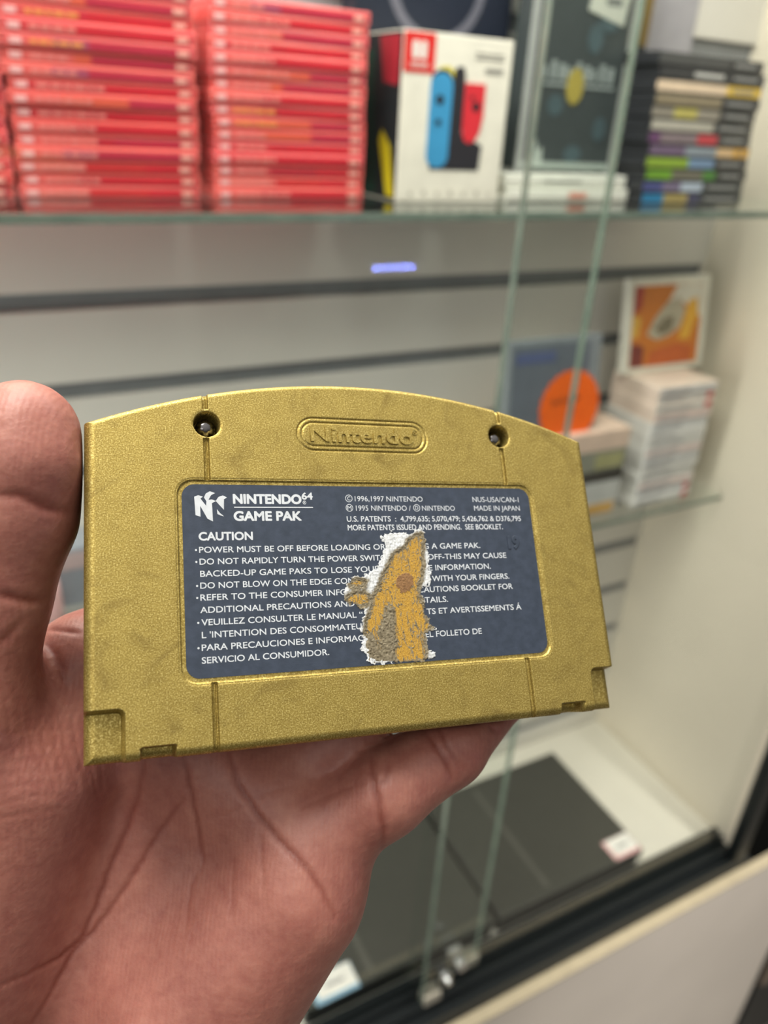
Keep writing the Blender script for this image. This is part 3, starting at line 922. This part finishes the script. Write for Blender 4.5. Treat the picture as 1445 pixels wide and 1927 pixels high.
# rows run straight up to the logo, then follow the arched top
s_ = np.clip((Y0 - 54.5) / (76 - 54.5), 0, 1)
Y = np.where(Y0 <= 54.5, Y0, 54.5 + s_ * (ytop(X) - 54.5))
Z = back_height(X, Y)
nx, ny = X.shape
verts = np.stack([X, Y, Z], -1).reshape(-1, 3) * MMS
ii, jj = np.meshgrid(np.arange(nx - 1), np.arange(ny - 1), indexing='ij')
q = np.stack([ii * ny + jj, (ii + 1) * ny + jj, (ii + 1) * ny + jj + 1, ii * ny + jj + 1], -1).reshape(-1, 4)
loop = [(i, 0) for i in range(nx)] + [(nx - 1, j) for j in range(1, ny)] + [(i, ny - 1) for i in range(nx - 2, -1, -1)] + [(0, j) for j in range(ny - 2, 0, -1)]
li = np.array([i * ny + j for i, j in loop])
base = len(verts)
low = verts[li].copy(); low[:, 2] = -8.95 * MMS
verts = np.concatenate([verts, low])
L = len(li)
k_ = np.arange(L)
side = np.stack([li, base + k_, base + (k_ + 1) % L, li[(k_ + 1) % L]], -1)
faces = np.concatenate([q, side])
def np_mesh(name, verts, faces, sm=True):
    me = bpy.data.meshes.new(name)
    nv, nf, w = len(verts), len(faces), faces.shape[1]
    me.vertices.add(nv); me.vertices.foreach_set('co', np.ascontiguousarray(verts, np.float32).ravel())
    me.loops.add(nf * w); me.loops.foreach_set('vertex_index', np.ascontiguousarray(faces, np.int32).ravel())
    me.polygons.add(nf); me.polygons.foreach_set('loop_start', np.arange(0, nf * w, w, dtype=np.int32))
    me.polygons.foreach_set('use_smooth', np.full(nf, sm, bool))
    me.update(calc_edges=True)
    return me
me = np_mesh('back_shell', verts, faces)
obj('back_shell', me, M['gold'], cart)
# front half of the shell
ol = [(x, ytop(x)) for x in np.linspace(57.8, -57.8, 60)] + [(-57.8, 0.2)] + [(57.8, 0.2)]
b = MB()
rings = [(1.0, -9.05), (1.0, -16.2), (0.992, -17.4), (0.975, -18.0)]
n = len(ol)
for sc_, zz in rings:
    b.v += [(p[0] * sc_ * MMS, (36 + (p[1] - 36) * sc_) * MMS, zz * MMS) for p in ol]
fs = []
for k in range(len(rings) - 1):
    for i in range(n):
        j = (i + 1) % n
        fs.append((k * n + j, k * n + i, (k + 1) * n + i, (k + 1) * n + j))
fs.append(tuple(range(n))); fs.append(tuple(reversed(range((len(rings) - 1) * n, len(rings) * n))))
for f in fs: b.f.append(f); b.mi.append(0); b.sm.append(False)
b.build('front_shell', M['gold'], cart)
# moulded name
b = MB()
letters(b, 'Nintendo', -12.3 * MMS, 11.6 * MMS, 62.45 * MMS, 3.35 * MMS, -0.02 * MMS, weight=0.030, extrude=0.10, zs=0.0040)
letters(b, '\u00ae', 11.7 * MMS, 12.9 * MMS, 64.75 * MMS, 1.05 * MMS, -0.02 * MMS, weight=0.02, extrude=0.09, zs=0.0030)
b.build('moulded_name', M['gold'], cart)
# screws
def screw(x, y):
    b = MB(); N = 48; prof = [(0.0, 1.15), (0.5, 1.12), (1.0, 0.98), (1.45, 0.72), (1.8, 0.36), (2.02, -0.10), (2.10, -1.6)]
    vs = []; 
    for k, (rr, zz) in enumerate(prof):
        for i in range(N):
            a = 2 * math.pi * i / N
            notch = 0.0
            if k >= 3:
                c = math.cos(3 * a) ** 2
                notch = 0.34 * max(0.0, (c - 0.72) / 0.28) * (1 if k > 3 else 0.5)
            vs.append(((x + (rr - notch) * math.cos(a)) * MMS, (y + (rr - notch) * math.sin(a)) * MMS, (zz - 2.6) * MMS))
    fs = []
    for k in range(len(prof) - 1):
        for i in range(N):
            j = (i + 1) % N
            fs.append((k * N + i, (k + 1) * N + i, (k + 1) * N + j, k * N + j))
    b.add(vs, fs, 0, True)
    s = b.build('screw', M['dark_chrome'], cart)
    s['label'] = 'dark chrome domed security screw'
M['dark_chrome'] = mat('dark_chrome', (0.16, 0.155, 0.16, 1), 0.16, metal=1.0, scale=600)
screw(-34.35, 65.3); screw(34.35, 65.3)

# sticker, its printing, the torn patch
LZ = -0.30 * MMS
b = MB()
pts = [(x * MMS, y * MMS) for x, y in rrect(0.35, 33.2, 40.15, 19.25, 2.6, 10)]
b.prism(pts, 'xy', -0.40 * MMS, LZ)
sticker = b.build('back_label', M['label'], cart)
sticker['label'] = 'navy blue caution label with pale printing, torn in the middle'
b = MB()
TZm = LZ + 0.02 * MMS
def tx(body, x0, x1, base, cap, w=0.014, **kw):
    letters(b, body, x0 * MMS, x1 * MMS, base * MMS, cap * MMS, TZm, weight=w, **kw)
tx('NINTENDO', -29.5, -15.3, 48.5, 1.88, 0.05)
tx('64', -15.05, -12.75, 49.45, 1.42, 0.035)
tx('\u00ae', -14.95, -14.2, 48.35, 0.75, 0.01)
b.box(-29.44 * MMS, -12.76 * MMS, TZm - 0.01 * MMS, TZm, 0, 0) if False else None
b.add([(-29.44 * MMS, 47.55 * MMS, TZm), (-12.76 * MMS, 47.57 * MMS, TZm), (-12.76 * MMS, 47.80 * MMS, TZm), (-29.44 * MMS, 47.78 * MMS, TZm)], [(0, 1, 2, 3)])
tx('GAME PAK', -29.5, -15.5, 44.9, 1.85, 0.045)
tx('CAUTION', -36.65, -25.95, 40.88, 1.58, 0.036)
body_left = [('POWER MUST BE OFF BEFORE LOADING OR', -36.7, 2.9, 38.35), ('DO NOT RAPIDLY TURN THE POWER SWITC', -36.7, 2.75, 35.97), ('BACKED-UP GAME PAKS TO LOSE YOUR', -36.65, 1.2, 33.55),
             ('DO NOT BLOW ON THE EDGE CONN', -36.7, -3.4, 31.2), ('REFER TO THE CONSUMER INFOR', -36.75, -5.2, 28.85), ('ADDITIONAL PRECAUTIONS AND', -36.85, -5.15, 26.4),
             ('VEUILLEZ CONSULTER LE MANUAL \u201c', -36.7, -3.55, 24.0), ("L 'INTENTION DES CONSOMMATEUR", -36.7, -2.6, 21.57), ('PARA PRECAUCIONES E INFORMACIO', -36.8, -1.4, 19.15), ('SERVICIO AL CONSUMIDOR.', -36.85, -11.4, 16.72)]
for k, (s, x0, x1, y) in enumerate(body_left):
    tx(s, x0, x1, y, 1.18, 0.013)
    if k in (0, 1, 3, 4, 6, 8):
        c = [(x0 - 0.62 + 0.21 * math.cos(a), y + 0.55 + 0.21 * math.sin(a)) for a in np.linspace(0, 2 * math.pi, 13)[:-1]]
        b.add([(p[0] * MMS, p[1] * MMS, TZm) for p in c], [tuple(range(12))])
body_right = [('G A GAME PAK.', 11.9, 26.05, 38.32), ('OFF-THIS MAY CAUSE', 12.66, 32.5, 35.9), ('E INFORMATION.', 12.75, 28.15, 33.47), ('WITH YOUR FINGERS.', 13.25, 32.6, 31.06),
              ('CAUTIONS BOOKLET FOR', 9.7, 33.2, 28.71), ('TAILS.', 11.0, 16.55, 26.42), ('TS ET AVERTISSEMENTS \u00c1', 11.2, 34.8, 23.93), ('EL FOLLETO DE', 10.4, 24.0, 19.03)]
for s, x0, x1, y in body_right: tx(s, x0, x1, y, 1.2, 0.013)
def circled(ch, cx, cy):
    N = 28
    for k in range(N):
        a0, a1 = 2 * math.pi * k / N, 2 * math.pi * (k + 1) / N
        b.add([((cx + r_ * math.cos(a)) * MMS, (cy + r_ * math.sin(a)) * MMS, TZm) for a, r_ in ((a0, 0.70), (a1, 0.70), (a1, 0.83), (a0, 0.83))], [(0, 1, 2, 3)])
    w = 0.36 if ch != 'M' else 0.44
    tx(ch, cx - w, cx + w, cy - 0.42, 0.84, 0.006)
circled('C', -4.6, 49.72); circled('M', -4.63, 47.62); circled('D', 11.2, 47.66)
tx('1996,1997 NINTENDO', -3.25, 12.85, 49.1, 1.15, 0.0)
tx('1995 NINTENDO /', -3.15, 9.75, 47.0, 1.15, 0.0)
tx('NINTENDO', 12.5, 20.65, 47.03, 1.12, 0.0)
tx('NUS-USA/CAN-1', 25.45, 37.65, 49.1, 1.2, 0.0)
tx('MADE IN JAPAN', 25.6, 37.7, 47.06, 1.15, 0.0)
tx('U.S. PATENTS  :  4,799,635; 5,070,479; 5,426,762 & D376,795', -5.4, 37.6, 44.57, 1.18, 0.013)
tx('MORE PATENTS ISSUED AND PENDING.  SEE BOOKLET.', -5.35, 32.5, 42.64, 1.2, 0.013)
# the letter emblem left of the name
def emb(px, py):   # traced outline, scaled on to the sticker
    return (-37.35 + (px - 72) / 350.0 * 6.55, 44.75 + (406 - py) / 334.0 * 6.25)
S1 = [(80, 338), (72, 135), (115, 117), (163, 133), (138, 155), (195, 235), (200, 185), (175, 142), (195, 98), (240, 72), (295, 92), (252, 115), (222, 168), (258, 163), (298, 180), (330, 135), (378, 118), (422, 140), (388, 162), (383, 278), (300, 182), (258, 205), (262, 408), (205, 378), (132, 235), (132, 355)]
S2 = [(308, 272), (340, 315), (382, 352), (340, 340), (312, 325)]
for S in (S1, S2):
    b.prism([(p[0] * MMS, p[1] * MMS) for p in (emb(*q_) for q_ in S)], 'xy', TZm - 0.015 * MMS, TZm)
b.build('label_printing', M['print'], sticker)
b = MB()
letters(b, '19', 33.4 * MMS, 36.3 * MMS, 38.1 * MMS, 2.7 * MMS, LZ - 0.02 * MMS, weight=0.03, extrude=0.05, bevel=0.03, zs=0.0022)
s = b.build('stamped_number', M['label'], sticker)

TORN = [(1.9, 41.21), (3.34, 42.06), (7.0, 42.2), (8.79, 41.66), (10.36, 42.52), (11.96, 43.56), (12.54, 41.98), (12.6, 39.0), (12.83, 35.88), (12.72, 33.13), (13.28, 31.4), (12.21, 30.07), (10.5, 29.62), (10.23, 28.79), (10.95, 27.58), (10.82, 25.74), (11.01, 24.06), (11.89, 22.02), (13.06, 20.96), (11.68, 20.04), (10.52, 19.45), (10.56, 18.13), (11.25, 16.12), (12.65, 15.54), (11.82, 14.62), (9.99, 14.42), (9.24, 14.14), (3.23, 14.05), (-2.96, 14.25), (-3.81, 16.45), (-4.58, 17.45), (-4.13, 18.69), (-3.86, 19.94), (-4.4, 21.57), (-3.59, 23.13), (-3.43, 25.06), (-5.03, 26.43), (-7.16, 27.49), (-7.52, 29.44), (-6.71, 31.04), (-5.22, 32.63), (-2.43, 32.88), (0.13, 34.14), (1.37, 36.13), (2.66, 38.47), (2.27, 40.18)]
GOLDP = [[(10.25, 41.47), (11.76, 41.63), (12.15, 40.06), (11.49, 37.29), (11.38, 34.53), (10.73, 31.82), (9.79, 29.82), (9.94, 27.79), (10.64, 25.75), (10.61, 23.74), (12.19, 21.34), (10.59, 20.1), (10.06, 18.49), (10.18, 16.19), (9.63, 14.0), (3.6, 14.0), (2.46, 15.4), (3.32, 18.89), (3.16, 22.79), (3.58, 25.39), (1.85, 25.8), (0.89, 22.91), (-0.38, 20.39), (0.71, 19.04), (-0.21, 16.54), (-0.93, 18.18), (-1.64, 19.82), (-3.3, 20.55), (-2.91, 23.1), (-1.66, 25.63), (-0.91, 28.21), (0.48, 30.14), (1.37, 32.1), (3.03, 34.74), (4.72, 37.42), (7.39, 38.74), (8.26, 40.11)],
         [(-6.01, 31.35), (-4.23, 32.11), (-2.19, 31.55), (-2.62, 30.58), (-4.4, 29.98), (-5.73, 30.52)],
         [(-7.11, 28.13), (-5.49, 29.21), (-2.73, 29.27), (-1.29, 27.9), (-1.92, 26.62), (-4.02, 26.22), (-6.35, 26.97)]]
BROWN = [(4.71, 31.67), (5.72, 32.81), (7.56, 33.1), (8.93, 32.21), (8.58, 30.53), (7.16, 29.07), (5.69, 28.79), (4.58, 30.33)]
h = 0.11
tx_ = np.arange(-8.4, 14.2, h); ty_ = np.arange(13.6, 44.4, h)
TX, TY = np.meshgrid(tx_, ty_, indexing='ij')
jx = (value_noise(TX, TY, 0.55, 1) - 0.5) * 0.9 + (value_noise(TX, TY, 0.22, 2) - 0.5) * 0.35
jy = (value_noise(TX, TY, 0.55, 3) - 0.5) * 0.9 + (value_noise(TX, TY, 0.22, 4) - 0.5) * 0.35
ins = in_poly(TX + jx, TY + jy, TORN)
de = poly_dist(TX + jx, TY + jy, TORN)
bare = np.zeros(TX.shape)
for gp in GOLDP:
    ig = in_poly(TX + jx * 0.8, TY + jy * 0.8, gp)
    dg_ = poly_dist(TX, TY, gp)
    sd = np.where(ig, dg_, -dg_)
    bare = np.maximum(bare, np.clip(0.52 + sd * 0.30, 0, 1))
streak = value_noise(TX * 1.0 + 0.25 * TY, TY * 0.16, 0.62, 5)
patch = value_noise(TX, TY, 0.5, 6)
lower = np.clip((34 - TY) / 8.0, 0, 1)
film = [(-3.3, 20.5), (-3.0, 15.6), (-1.8, 14.9), (2.8, 14.2), (3.4, 18.9), (3.3, 25.0), (1.9, 25.8), (0.5, 22.5), (-1.2, 20.2)]
bare = np.maximum(bare, np.where(in_poly(TX + jx, TY + jy, film), 0.46, 0))
ln = np.abs((streak * lower + patch * (1 - lower)) - 0.5)
cut = np.clip(1 - ln / 0.085, 0, 1) * (bare > 0.55)
ln2 = np.abs(value_noise(TX + 0.3 * TY, TY * (1 - 0.75 * lower), 0.9, 12) - 0.5)
cut = np.maximum(cut, np.clip(1 - ln2 / 0.07, 0, 1) * (bare > 0.55))
bare = np.where(cut > 0, bare * (1 - cut) + 0.47 * cut, bare)
bare = np.clip(bare + (value_noise(TX, TY, 0.3, 8) - 0.5) * 0.14, 0, 1)
ib = in_poly(TX + jx * 0.5, TY + jy * 0.5, BROWN).astype(float)
hz = np.where(bare > 0.5, 0.045, 0.10 + 0.10 * value_noise(TX, TY, 0.35, 9)) * np.clip(de / 0.25, 0.2, 1) + 0.05 * ib
idx = -np.ones(TX.shape, int)
cell = ins[:-1, :-1] & ins[1:, :-1] & ins[1:, 1:] & ins[:-1, 1:]
use = np.zeros(TX.shape, bool)
use[:-1, :-1] |= cell; use[1:, :-1] |= cell; use[1:, 1:] |= cell; use[:-1, 1:] |= cell
idx[use] = np.arange(use.sum())
tv = np.stack([TX[use], TY[use], -0.27 + hz[use]], -1) * MMS
ci, cj = np.where(cell)
tf = np.stack([idx[ci, cj], idx[ci + 1, cj], idx[ci + 1, cj + 1], idx[ci, cj + 1]], -1)
me = np_mesh('torn_patch', tv, tf)
for nm, arr in (('bare', bare[use]), ('spot', ib[use])):
    a = me.attributes.new(nm, 'FLOAT', 'POINT'); a.data.foreach_set('value', np.ascontiguousarray(arr, np.float32))
tp = obj('torn_patch', me, M['torn'], sticker)
tp['label'] = 'torn patch of white paper fibre with gold showing through'

# ------------------------------------------------------------------ the hand
def smin(a, b, k):
    h = np.clip(0.5 + 0.5 * (b - a) / k, 0, 1)
    return b * (1 - h) + a * h - k * h * (1 - h)
LO = np.array([-130.0, -36.0, 112.0]); HI = np.array([62.0, 172.0, 232.0]); HS = 1.15
ax_ = [np.arange(LO[i], HI[i] + HS, HS, dtype=np.float32) for i in range(3)]
VX, VY, VZ = np.meshgrid(*ax_, indexing='ij')
def cone(a, ra, b, rb):
    a = np.asarray(a, np.float32); b = np.asarray(b, np.float32)
    d = b - a
    t = np.clip(((VX - a[0]) * d[0] + (VY - a[1]) * d[1] + (VZ - a[2]) * d[2]) / float(d @ d), 0, 1)
    return np.sqrt((VX - a[0] - t * d[0]) ** 2 + (VY - a[1] - t * d[1]) ** 2 + (VZ - a[2] - t * d[2]) ** 2) - (ra + (rb - ra) * t)
def chain(pts, k=3.0):
    D = None
    for (a, ra), (b, rb) in zip(pts[:-1], pts[1:]):
        c = cone(a, ra, b, rb)
        D = c if D is None else smin(D, c, k)
    return D
mcp = {'index': (P(165, 1255, 177), 11.0), 'middle': (P(340, 1400, 181), 13.0), 'ring': (P(480, 1490, 180), 12.5), 'pinky': (P(590, 1575, 174), 11.5)}
wr = P(-130, 2080, 176); wu = P(250, 2120, 176); wm = P(60, 2120, 180)
D = cone(wr, 20, *mcp['index'])
D = smin(D, cone(wm, 19, *mcp['middle']), 9)
D = smin(D, cone(wm, 19, *mcp['ring']), 9)
D = smin(D, cone(wu, 18, *mcp['pinky']), 9)
D = smin(D, cone(mcp['index'][0], 11, mcp['middle'][0], 12), 8)
D = smin(D, cone(mcp['middle'][0], 12, mcp['ring'][0], 12), 8)
D = smin(D, cone(mcp['ring'][0], 12, mcp['pinky'][0], 11), 8)
D = smin(D, cone(P(368, 1890, 172), 21.5, P(558, 1690, 170), 14.8), 9)      # heel of the hand, little finger side
D = smin(D, cone(P(-60, 1780, 166), 21, P(55, 1460, 162), 16), 9)         # ball of the thumb
D = smin(D, cone(P(-170, 1870, 168), 20, P(-78, 1330, 153), 14), 9)
D = smin(D, cone(P(-50, 1400, 166), 10.5, P(165, 1262, 178), 10.0), 6)    # web of the thumb
thumb = chain([(P(-78, 1330, 153), 14.0), (P(-20, 1130, 152), 11.2), (P(26, 965, 151), 11.9), (P(45, 872, 150), 11.7), (P(44, 818, 150), 10.7)], 2.5)
D = smin(D, thumb, 4)
fingers = {
    'index': [mcp['index'], (P(330, 1130, 188), 9.3), (CP(-22, 40, -27.6), 8.6), (CP(-10, 56, -27.0), 7.6), (CP(-2, 63, -25.5), 6.8)],
    'middle': [mcp['middle'], (P(470, 1280, 189), 10.0), (CP(-4, 31, -28.6), 9.0), (CP(10, 50, -28.0), 8.0), (CP(18, 60, -26.2), 7.0)],
    'ring': [mcp['ring'], (P(642, 1390, 182), 10.4), (CP(14, 21, -28.2), 8.8), (CP(26, 40, -27.4), 7.8), (CP(32, 52, -25.6), 6.9)],
    'pinky': [mcp['pinky'], (P(722, 1491, 172), 9.6), (P(844, 1406, 180), 8.8), (CP(42, 6.0, -27.2), 7.7), (CP(49, 22, -25.4), 6.4)],
}
F = None
for nm in ('index', 'middle', 'ring', 'pinky'):
    c = chain(fingers[nm], 2.5)
    F = c if F is None else smin(F, c, 0.9)
D = smin(D, F, 3.0)
# the cartridge presses into the skin
QX = VX - TC[0]; QY = VY - TC[1]; QZ = VZ - TC[2]
cx_ = QX * RC[0, 0] + QY * RC[1, 0] + QZ * RC[2, 0]
cy_ = -(QX * RC[0, 1] + QY * RC[1, 1] + QZ * RC[2, 1])
cz_ = -(QX * RC[0, 2] + QY * RC[1, 2] + QZ * RC[2, 2])
top_ = 76.0 - cx_ ** 2 / (2 * ARC_R)
q1 = np.abs(cx_) - 58.25; q2 = np.maximum(-0.25 - cy_, cy_ - top_ - 0.25); q3 = np.abs(cz_ + 9.0) - 9.25
BX = np.maximum(np.maximum(q1, q2), q3)
D = -smin(-D, BX, 1.0)
del QX, QY, QZ, cx_, cy_, cz_, top_, q1, q2, q3, BX

def surface_nets(F, lo, h):
    s = F < 0
    nx, ny, nz = F.shape
    acc = np.zeros((nx - 1, ny - 1, nz - 1, 3), np.float32); cnt = np.zeros((nx - 1, ny - 1, nz - 1), np.float32)
    offs = [(i, j, k) for i in (0, 1) for j in (0, 1) for k in (0, 1)]
    sl = lambda o: tuple(slice(o[a], F.shape[a] - 1 + o[a]) for a in range(3))
    for o in offs:
        for a in range(3):
            if o[a] == 0:
                p = list(o); p[a] = 1
                fa = F[sl(o)]; fb = F[sl(p)]
                m = (fa < 0) != (fb < 0)
                t = np.where(m, fa / np.where(m, fa - fb, 1), 0)
                for c in range(3):
                    acc[..., c] += np.where(m, o[c] + (t if c == a else 0), 0)
                cnt += m
    act = cnt > 0
    idx = -np.ones(act.shape, np.int64); idx[act] = np.arange(act.sum())
    g = np.stack(np.nonzero(act), -1)
    v = (g + acc[act] / cnt[act][:, None]) * h + lo
    fs = []
    for a in range(3):
        b_, c_ = (a + 1) % 3, (a + 2) % 3
        sA = [slice(0, None)] * 3; sB = [slice(0, None)] * 3
        sA[a] = slice(0, -1); sB[a] = slice(1, None)
        ch = s[tuple(sA)] != s[tuple(sB)]
        e = np.stack(np.nonzero(ch), -1)
        ok = (e[:, b_] > 0) & (e[:, c_] > 0) & (e[:, b_] < F.shape[b_] - 1) & (e[:, c_] < F.shape[c_] - 1)
        e = e[ok]
        fl_ = s[tuple(sA)][tuple(e.T)]
        def ix(db, dc):
            q_ = e.copy(); q_[:, b_] -= db; q_[:, c_] -= dc
            return idx[tuple(q_.T)]
        quad = np.stack([ix(1, 1), ix(0, 1), ix(0, 0), ix(1, 0)], -1)
        quad[~fl_] = quad[~fl_][:, ::-1]
        fs.append(quad)
    return v, np.concatenate(fs)
hv, hf = surface_nets(D, LO, HS)
del D, F, VX, VY, VZ, thumb
# relax the net a little
def relax(v, f, it, lam=0.5):
    e = np.concatenate([f[:, [0, 1]], f[:, [1, 2]], f[:, [2, 3]], f[:, [3, 0]]])
    e = np.concatenate([e, e[:, ::-1]])
    n = np.bincount(e[:, 0], minlength=len(v))[:, None]
    for _ in range(it):
        s = np.stack([np.bincount(e[:, 0], v[e[:, 1], c], minlength=len(v)) for c in range(3)], -1)
        v = v + lam * (s / n - v)
    return v
hv = relax(hv, hf, 4)
me0 = np_mesh('hand_net', hv, hf)
tmp = bpy.data.objects.new('hand_net', me0); COL.objects.link(tmp)
md = tmp.modifiers.new('s', 'SUBSURF'); md.levels = 1; md.render_levels = 1
dg = bpy.context.evaluated_depsgraph_get(); dg.update()
me1 = bpy.data.meshes.new_from_object(tmp.evaluated_get(dg))
bpy.data.objects.remove(tmp); bpy.data.meshes.remove(me0)
nv = len(me1.vertices)
co = np.empty(nv * 3, np.float32); me1.vertices.foreach_get('co', co); co = co.reshape(-1, 3).astype(float)
no = np.empty(nv * 3, np.float32); me1.vertices.foreach_get('normal', no); no = no.reshape(-1, 3).astype(float)
bvh = BVHTree.FromPolygons([tuple(c) for c in co], [tuple(p.vertices) for p in me1.polygons])
# palm creases: polylines on the skin, (path, depth mm, half width mm, redness)
Q = lambda l: [(x / 1.445, 1340 + y / 1.445) for x, y in l]
R_ = lambda l: [(x / 3.21, 700 + y / 3.21) for x, y in l]
CREASES = [
    (Q([(392, 130), (375, 230), (340, 330), (300, 420), (260, 530), (220, 620), (160, 670), (80, 710), (-10, 750)]), 0.45, 0.75, 1.0),
    (Q([(500, 235), (430, 330), (370, 430), (310, 520), (250, 600), (200, 650), (130, 780), (80, 860)]), 0.40, 0.75, 0.9),
    (Q([(500, 120), (520, 220), (535, 300), (552, 410)]), 0.42, 0.70, 0.9),
    (Q([(552, 410), (520, 470), (500, 620)]), 0.15, 0.6, 0.35),
    (Q([(622, 100), (650, 200), (700, 280), (760, 350), (830, 420), (880, 490), (912, 560)]), 0.50, 0.85, 1.0),
    (Q([(708, 320), (715, 440), (722, 530)]), 0.18, 0.6, 0.4),
    (Q([(636, 400), (630, 580)]), 0.15, 0.6, 0.4),
    (Q([(560, 290), (640, 270), (720, 220), (800, 200)]), 0.12, 0.6, 0.15),
    (Q([(820, 262), (900, 225), (1000, 190)]), 0.15, 0.6, 0.3),
    (Q([(1005, 120), (1018, 200), (1030, 260), (1045, 330), (1038, 400)]), 0.55, 0.9, 0.8),
    (Q([(1018, 200), (1050, 185), (1060, 130)]), 0.30, 0.7, 0.5),
    (Q([(1150, 50), (1185, 90), (1215, 140), (1232, 190)]), 0.55, 0.8, 0.9),
    (Q([(1190, 40), (1215, 90), (1250, 150)]), 0.40, 0.7, 0.7),
    (Q([(1330, 40), (1362, 60)]), 0.3, 0.7, 0.5),
    (R_([(-20, 745), (110, 745), (200, 790), (290, 825), (420, 850)]), 0.55, 1.0, 0.8),
    (R_([(60, 725), (200, 760), (330, 800)]), 0.25, 0.8, 0.4),
    (R_([(-20, 1340), (140, 1375), (280, 1385)]), 0.60, 1.0, 0.9),
    (R_([(-10, 1640), (60, 1590), (130, 1500)]), 0.30, 0.9, 0.5),
    (R_([(280, 1640), (330, 1700), (370, 1790), (400, 1920)]), 0.45, 0.9, 0.8),
    (R_([(280, 1550), (380, 1560), (480, 1578)]), 0.5, 0.7, 0.9),
]
for k in range(9):
    CREASES.append(([(14 + 20 * k + 6 * math.sin(k * 2.1), 1345 + 10 * math.sin(k)), (26 + 20 * k, 1420), (52 + 19 * k + 5 * math.sin(k * 1.3), 1500 + 14 * math.cos(k * 1.7))], 0.12, 0.45, 0.18))
for k in range(7):
    CREASES.append(([(-4, 1385 + 26 * k), (70, 1372 + 26 * k + 5 * math.sin(k)), (138, 1372 + 25 * k)], 0.10, 0.45, 0.12))
dep = np.zeros(nv); redn = np.zeros(nv)
orig = Vector((0, 0, 0))
for path, depth, wid, red_ in CREASES:
    pts = []
    for (x0, y0), (x1, y1) in zip(path[:-1], path[1:]):
        m_ = max(2, int(math.hypot(x1 - x0, y1 - y0) / 2.5))
        for t in range(m_):
            u = t / m_
            wob = 0.8 * math.sin((x0 + y0 + t) * 0.35)
            d = Vector((((x0 + (x1 - x0) * u + wob) - CX) / FPX, ((y0 + (y1 - y0) * u) - CY) / FPX, 1.0)).normalized()
            hit = bvh.ray_cast(orig, d)
            if hit[0] is not None and hit[3] < 260: pts.append(hit[0][:])
    if not pts: continue
    pts = np.array(pts)
    lo_, hi_ = pts.min(0) - 4, pts.max(0) + 4
    cand = np.where(((co > lo_) & (co < hi_)).all(1))[0]
    kd = KDTree(len(pts))
    for i_, p_ in enumerate(pts): kd.insert(p_, i_)
    kd.balance()
    npts = len(pts)
    for v_ in cand:
        c_, ii_, dd = kd.find(co[v_])
        if dd < wid * 2.6:
            u = ii_ / max(1, npts - 1)
            taper = min(1.0, 0.35 + 3.0 * min(u, 1 - u))
            g_ = math.exp(-(dd / wid) ** 2) * taper
            dep[v_] = max(dep[v_], depth * g_)
            redn[v_] = max(redn[v_], red_ * math.exp(-(dd / (wid * 0.75)) ** 2) * taper)
co = co - no * dep[:, None]
cen = P(350, 1600, 165)
co2 = (co - cen) * MMS
me1.vertices.foreach_set('co', np.ascontiguousarray(co2, np.float32).ravel())
a = me1.attributes.new('crease', 'FLOAT', 'POINT'); a.data.foreach_set('value', redn.astype(np.float32))
smooth(me1)
me1.update()
me1.name = 'hand'
me1.materials.clear()
hand = obj('hand', me1, M['skin'])
hm = Matrix.Identity(4)
ct = ROT @ (cen / 1000.0)
for i in range(3):
    for j in range(3): hm[i][j] = ROT[i][j]
    hm[i][3] = ct[i] + (EYE if i == 2 else 0.0)
hand.matrix_world = hm
tag(hand, 'bare left hand, palm towards the viewer, holding the gold cartridge upright', 'hand')

# ------------------------------------------------------------------ blue diodes on the counter behind, mirrored in the glass
led = empty('light_strip', (0, 0, 0))
tag(led, 'short strip of small blue diodes mirrored in the left glass pane', 'light strip')
k = NT('blue_diode')
k.b.inputs['Base Color'].default_value = (0.2, 0.25, 0.5, 1)
k.b.inputs['Emission Color'].default_value = (0.22, 0.30, 1.0, 1)
k.b.inputs['Emission Strength'].default_value = 420.0
v_ = ROT @ np.array([(742 - CX) / FPX, (503 - CY) / FPX, 1.0])
gy = 0.593 - 0.004
far = 2 * gy + 0.9
p_ = v_ * (far / v_[1])
led.location = W(p_[0], -0.9, p_[2])
b = MB(); b.box(-0.08, 0.08, -0.012, -0.003, -0.006, 0.006, 0.001); b.build('strip_base', M['white'], led)
for q_ in range(6):
    b = MB(); b.cyl((-0.060 + 0.024 * q_, -0.003, 0), (-0.060 + 0.024 * q_, 0.0005, 0), 0.0026, n=12); b.build('diode', k.m, led)
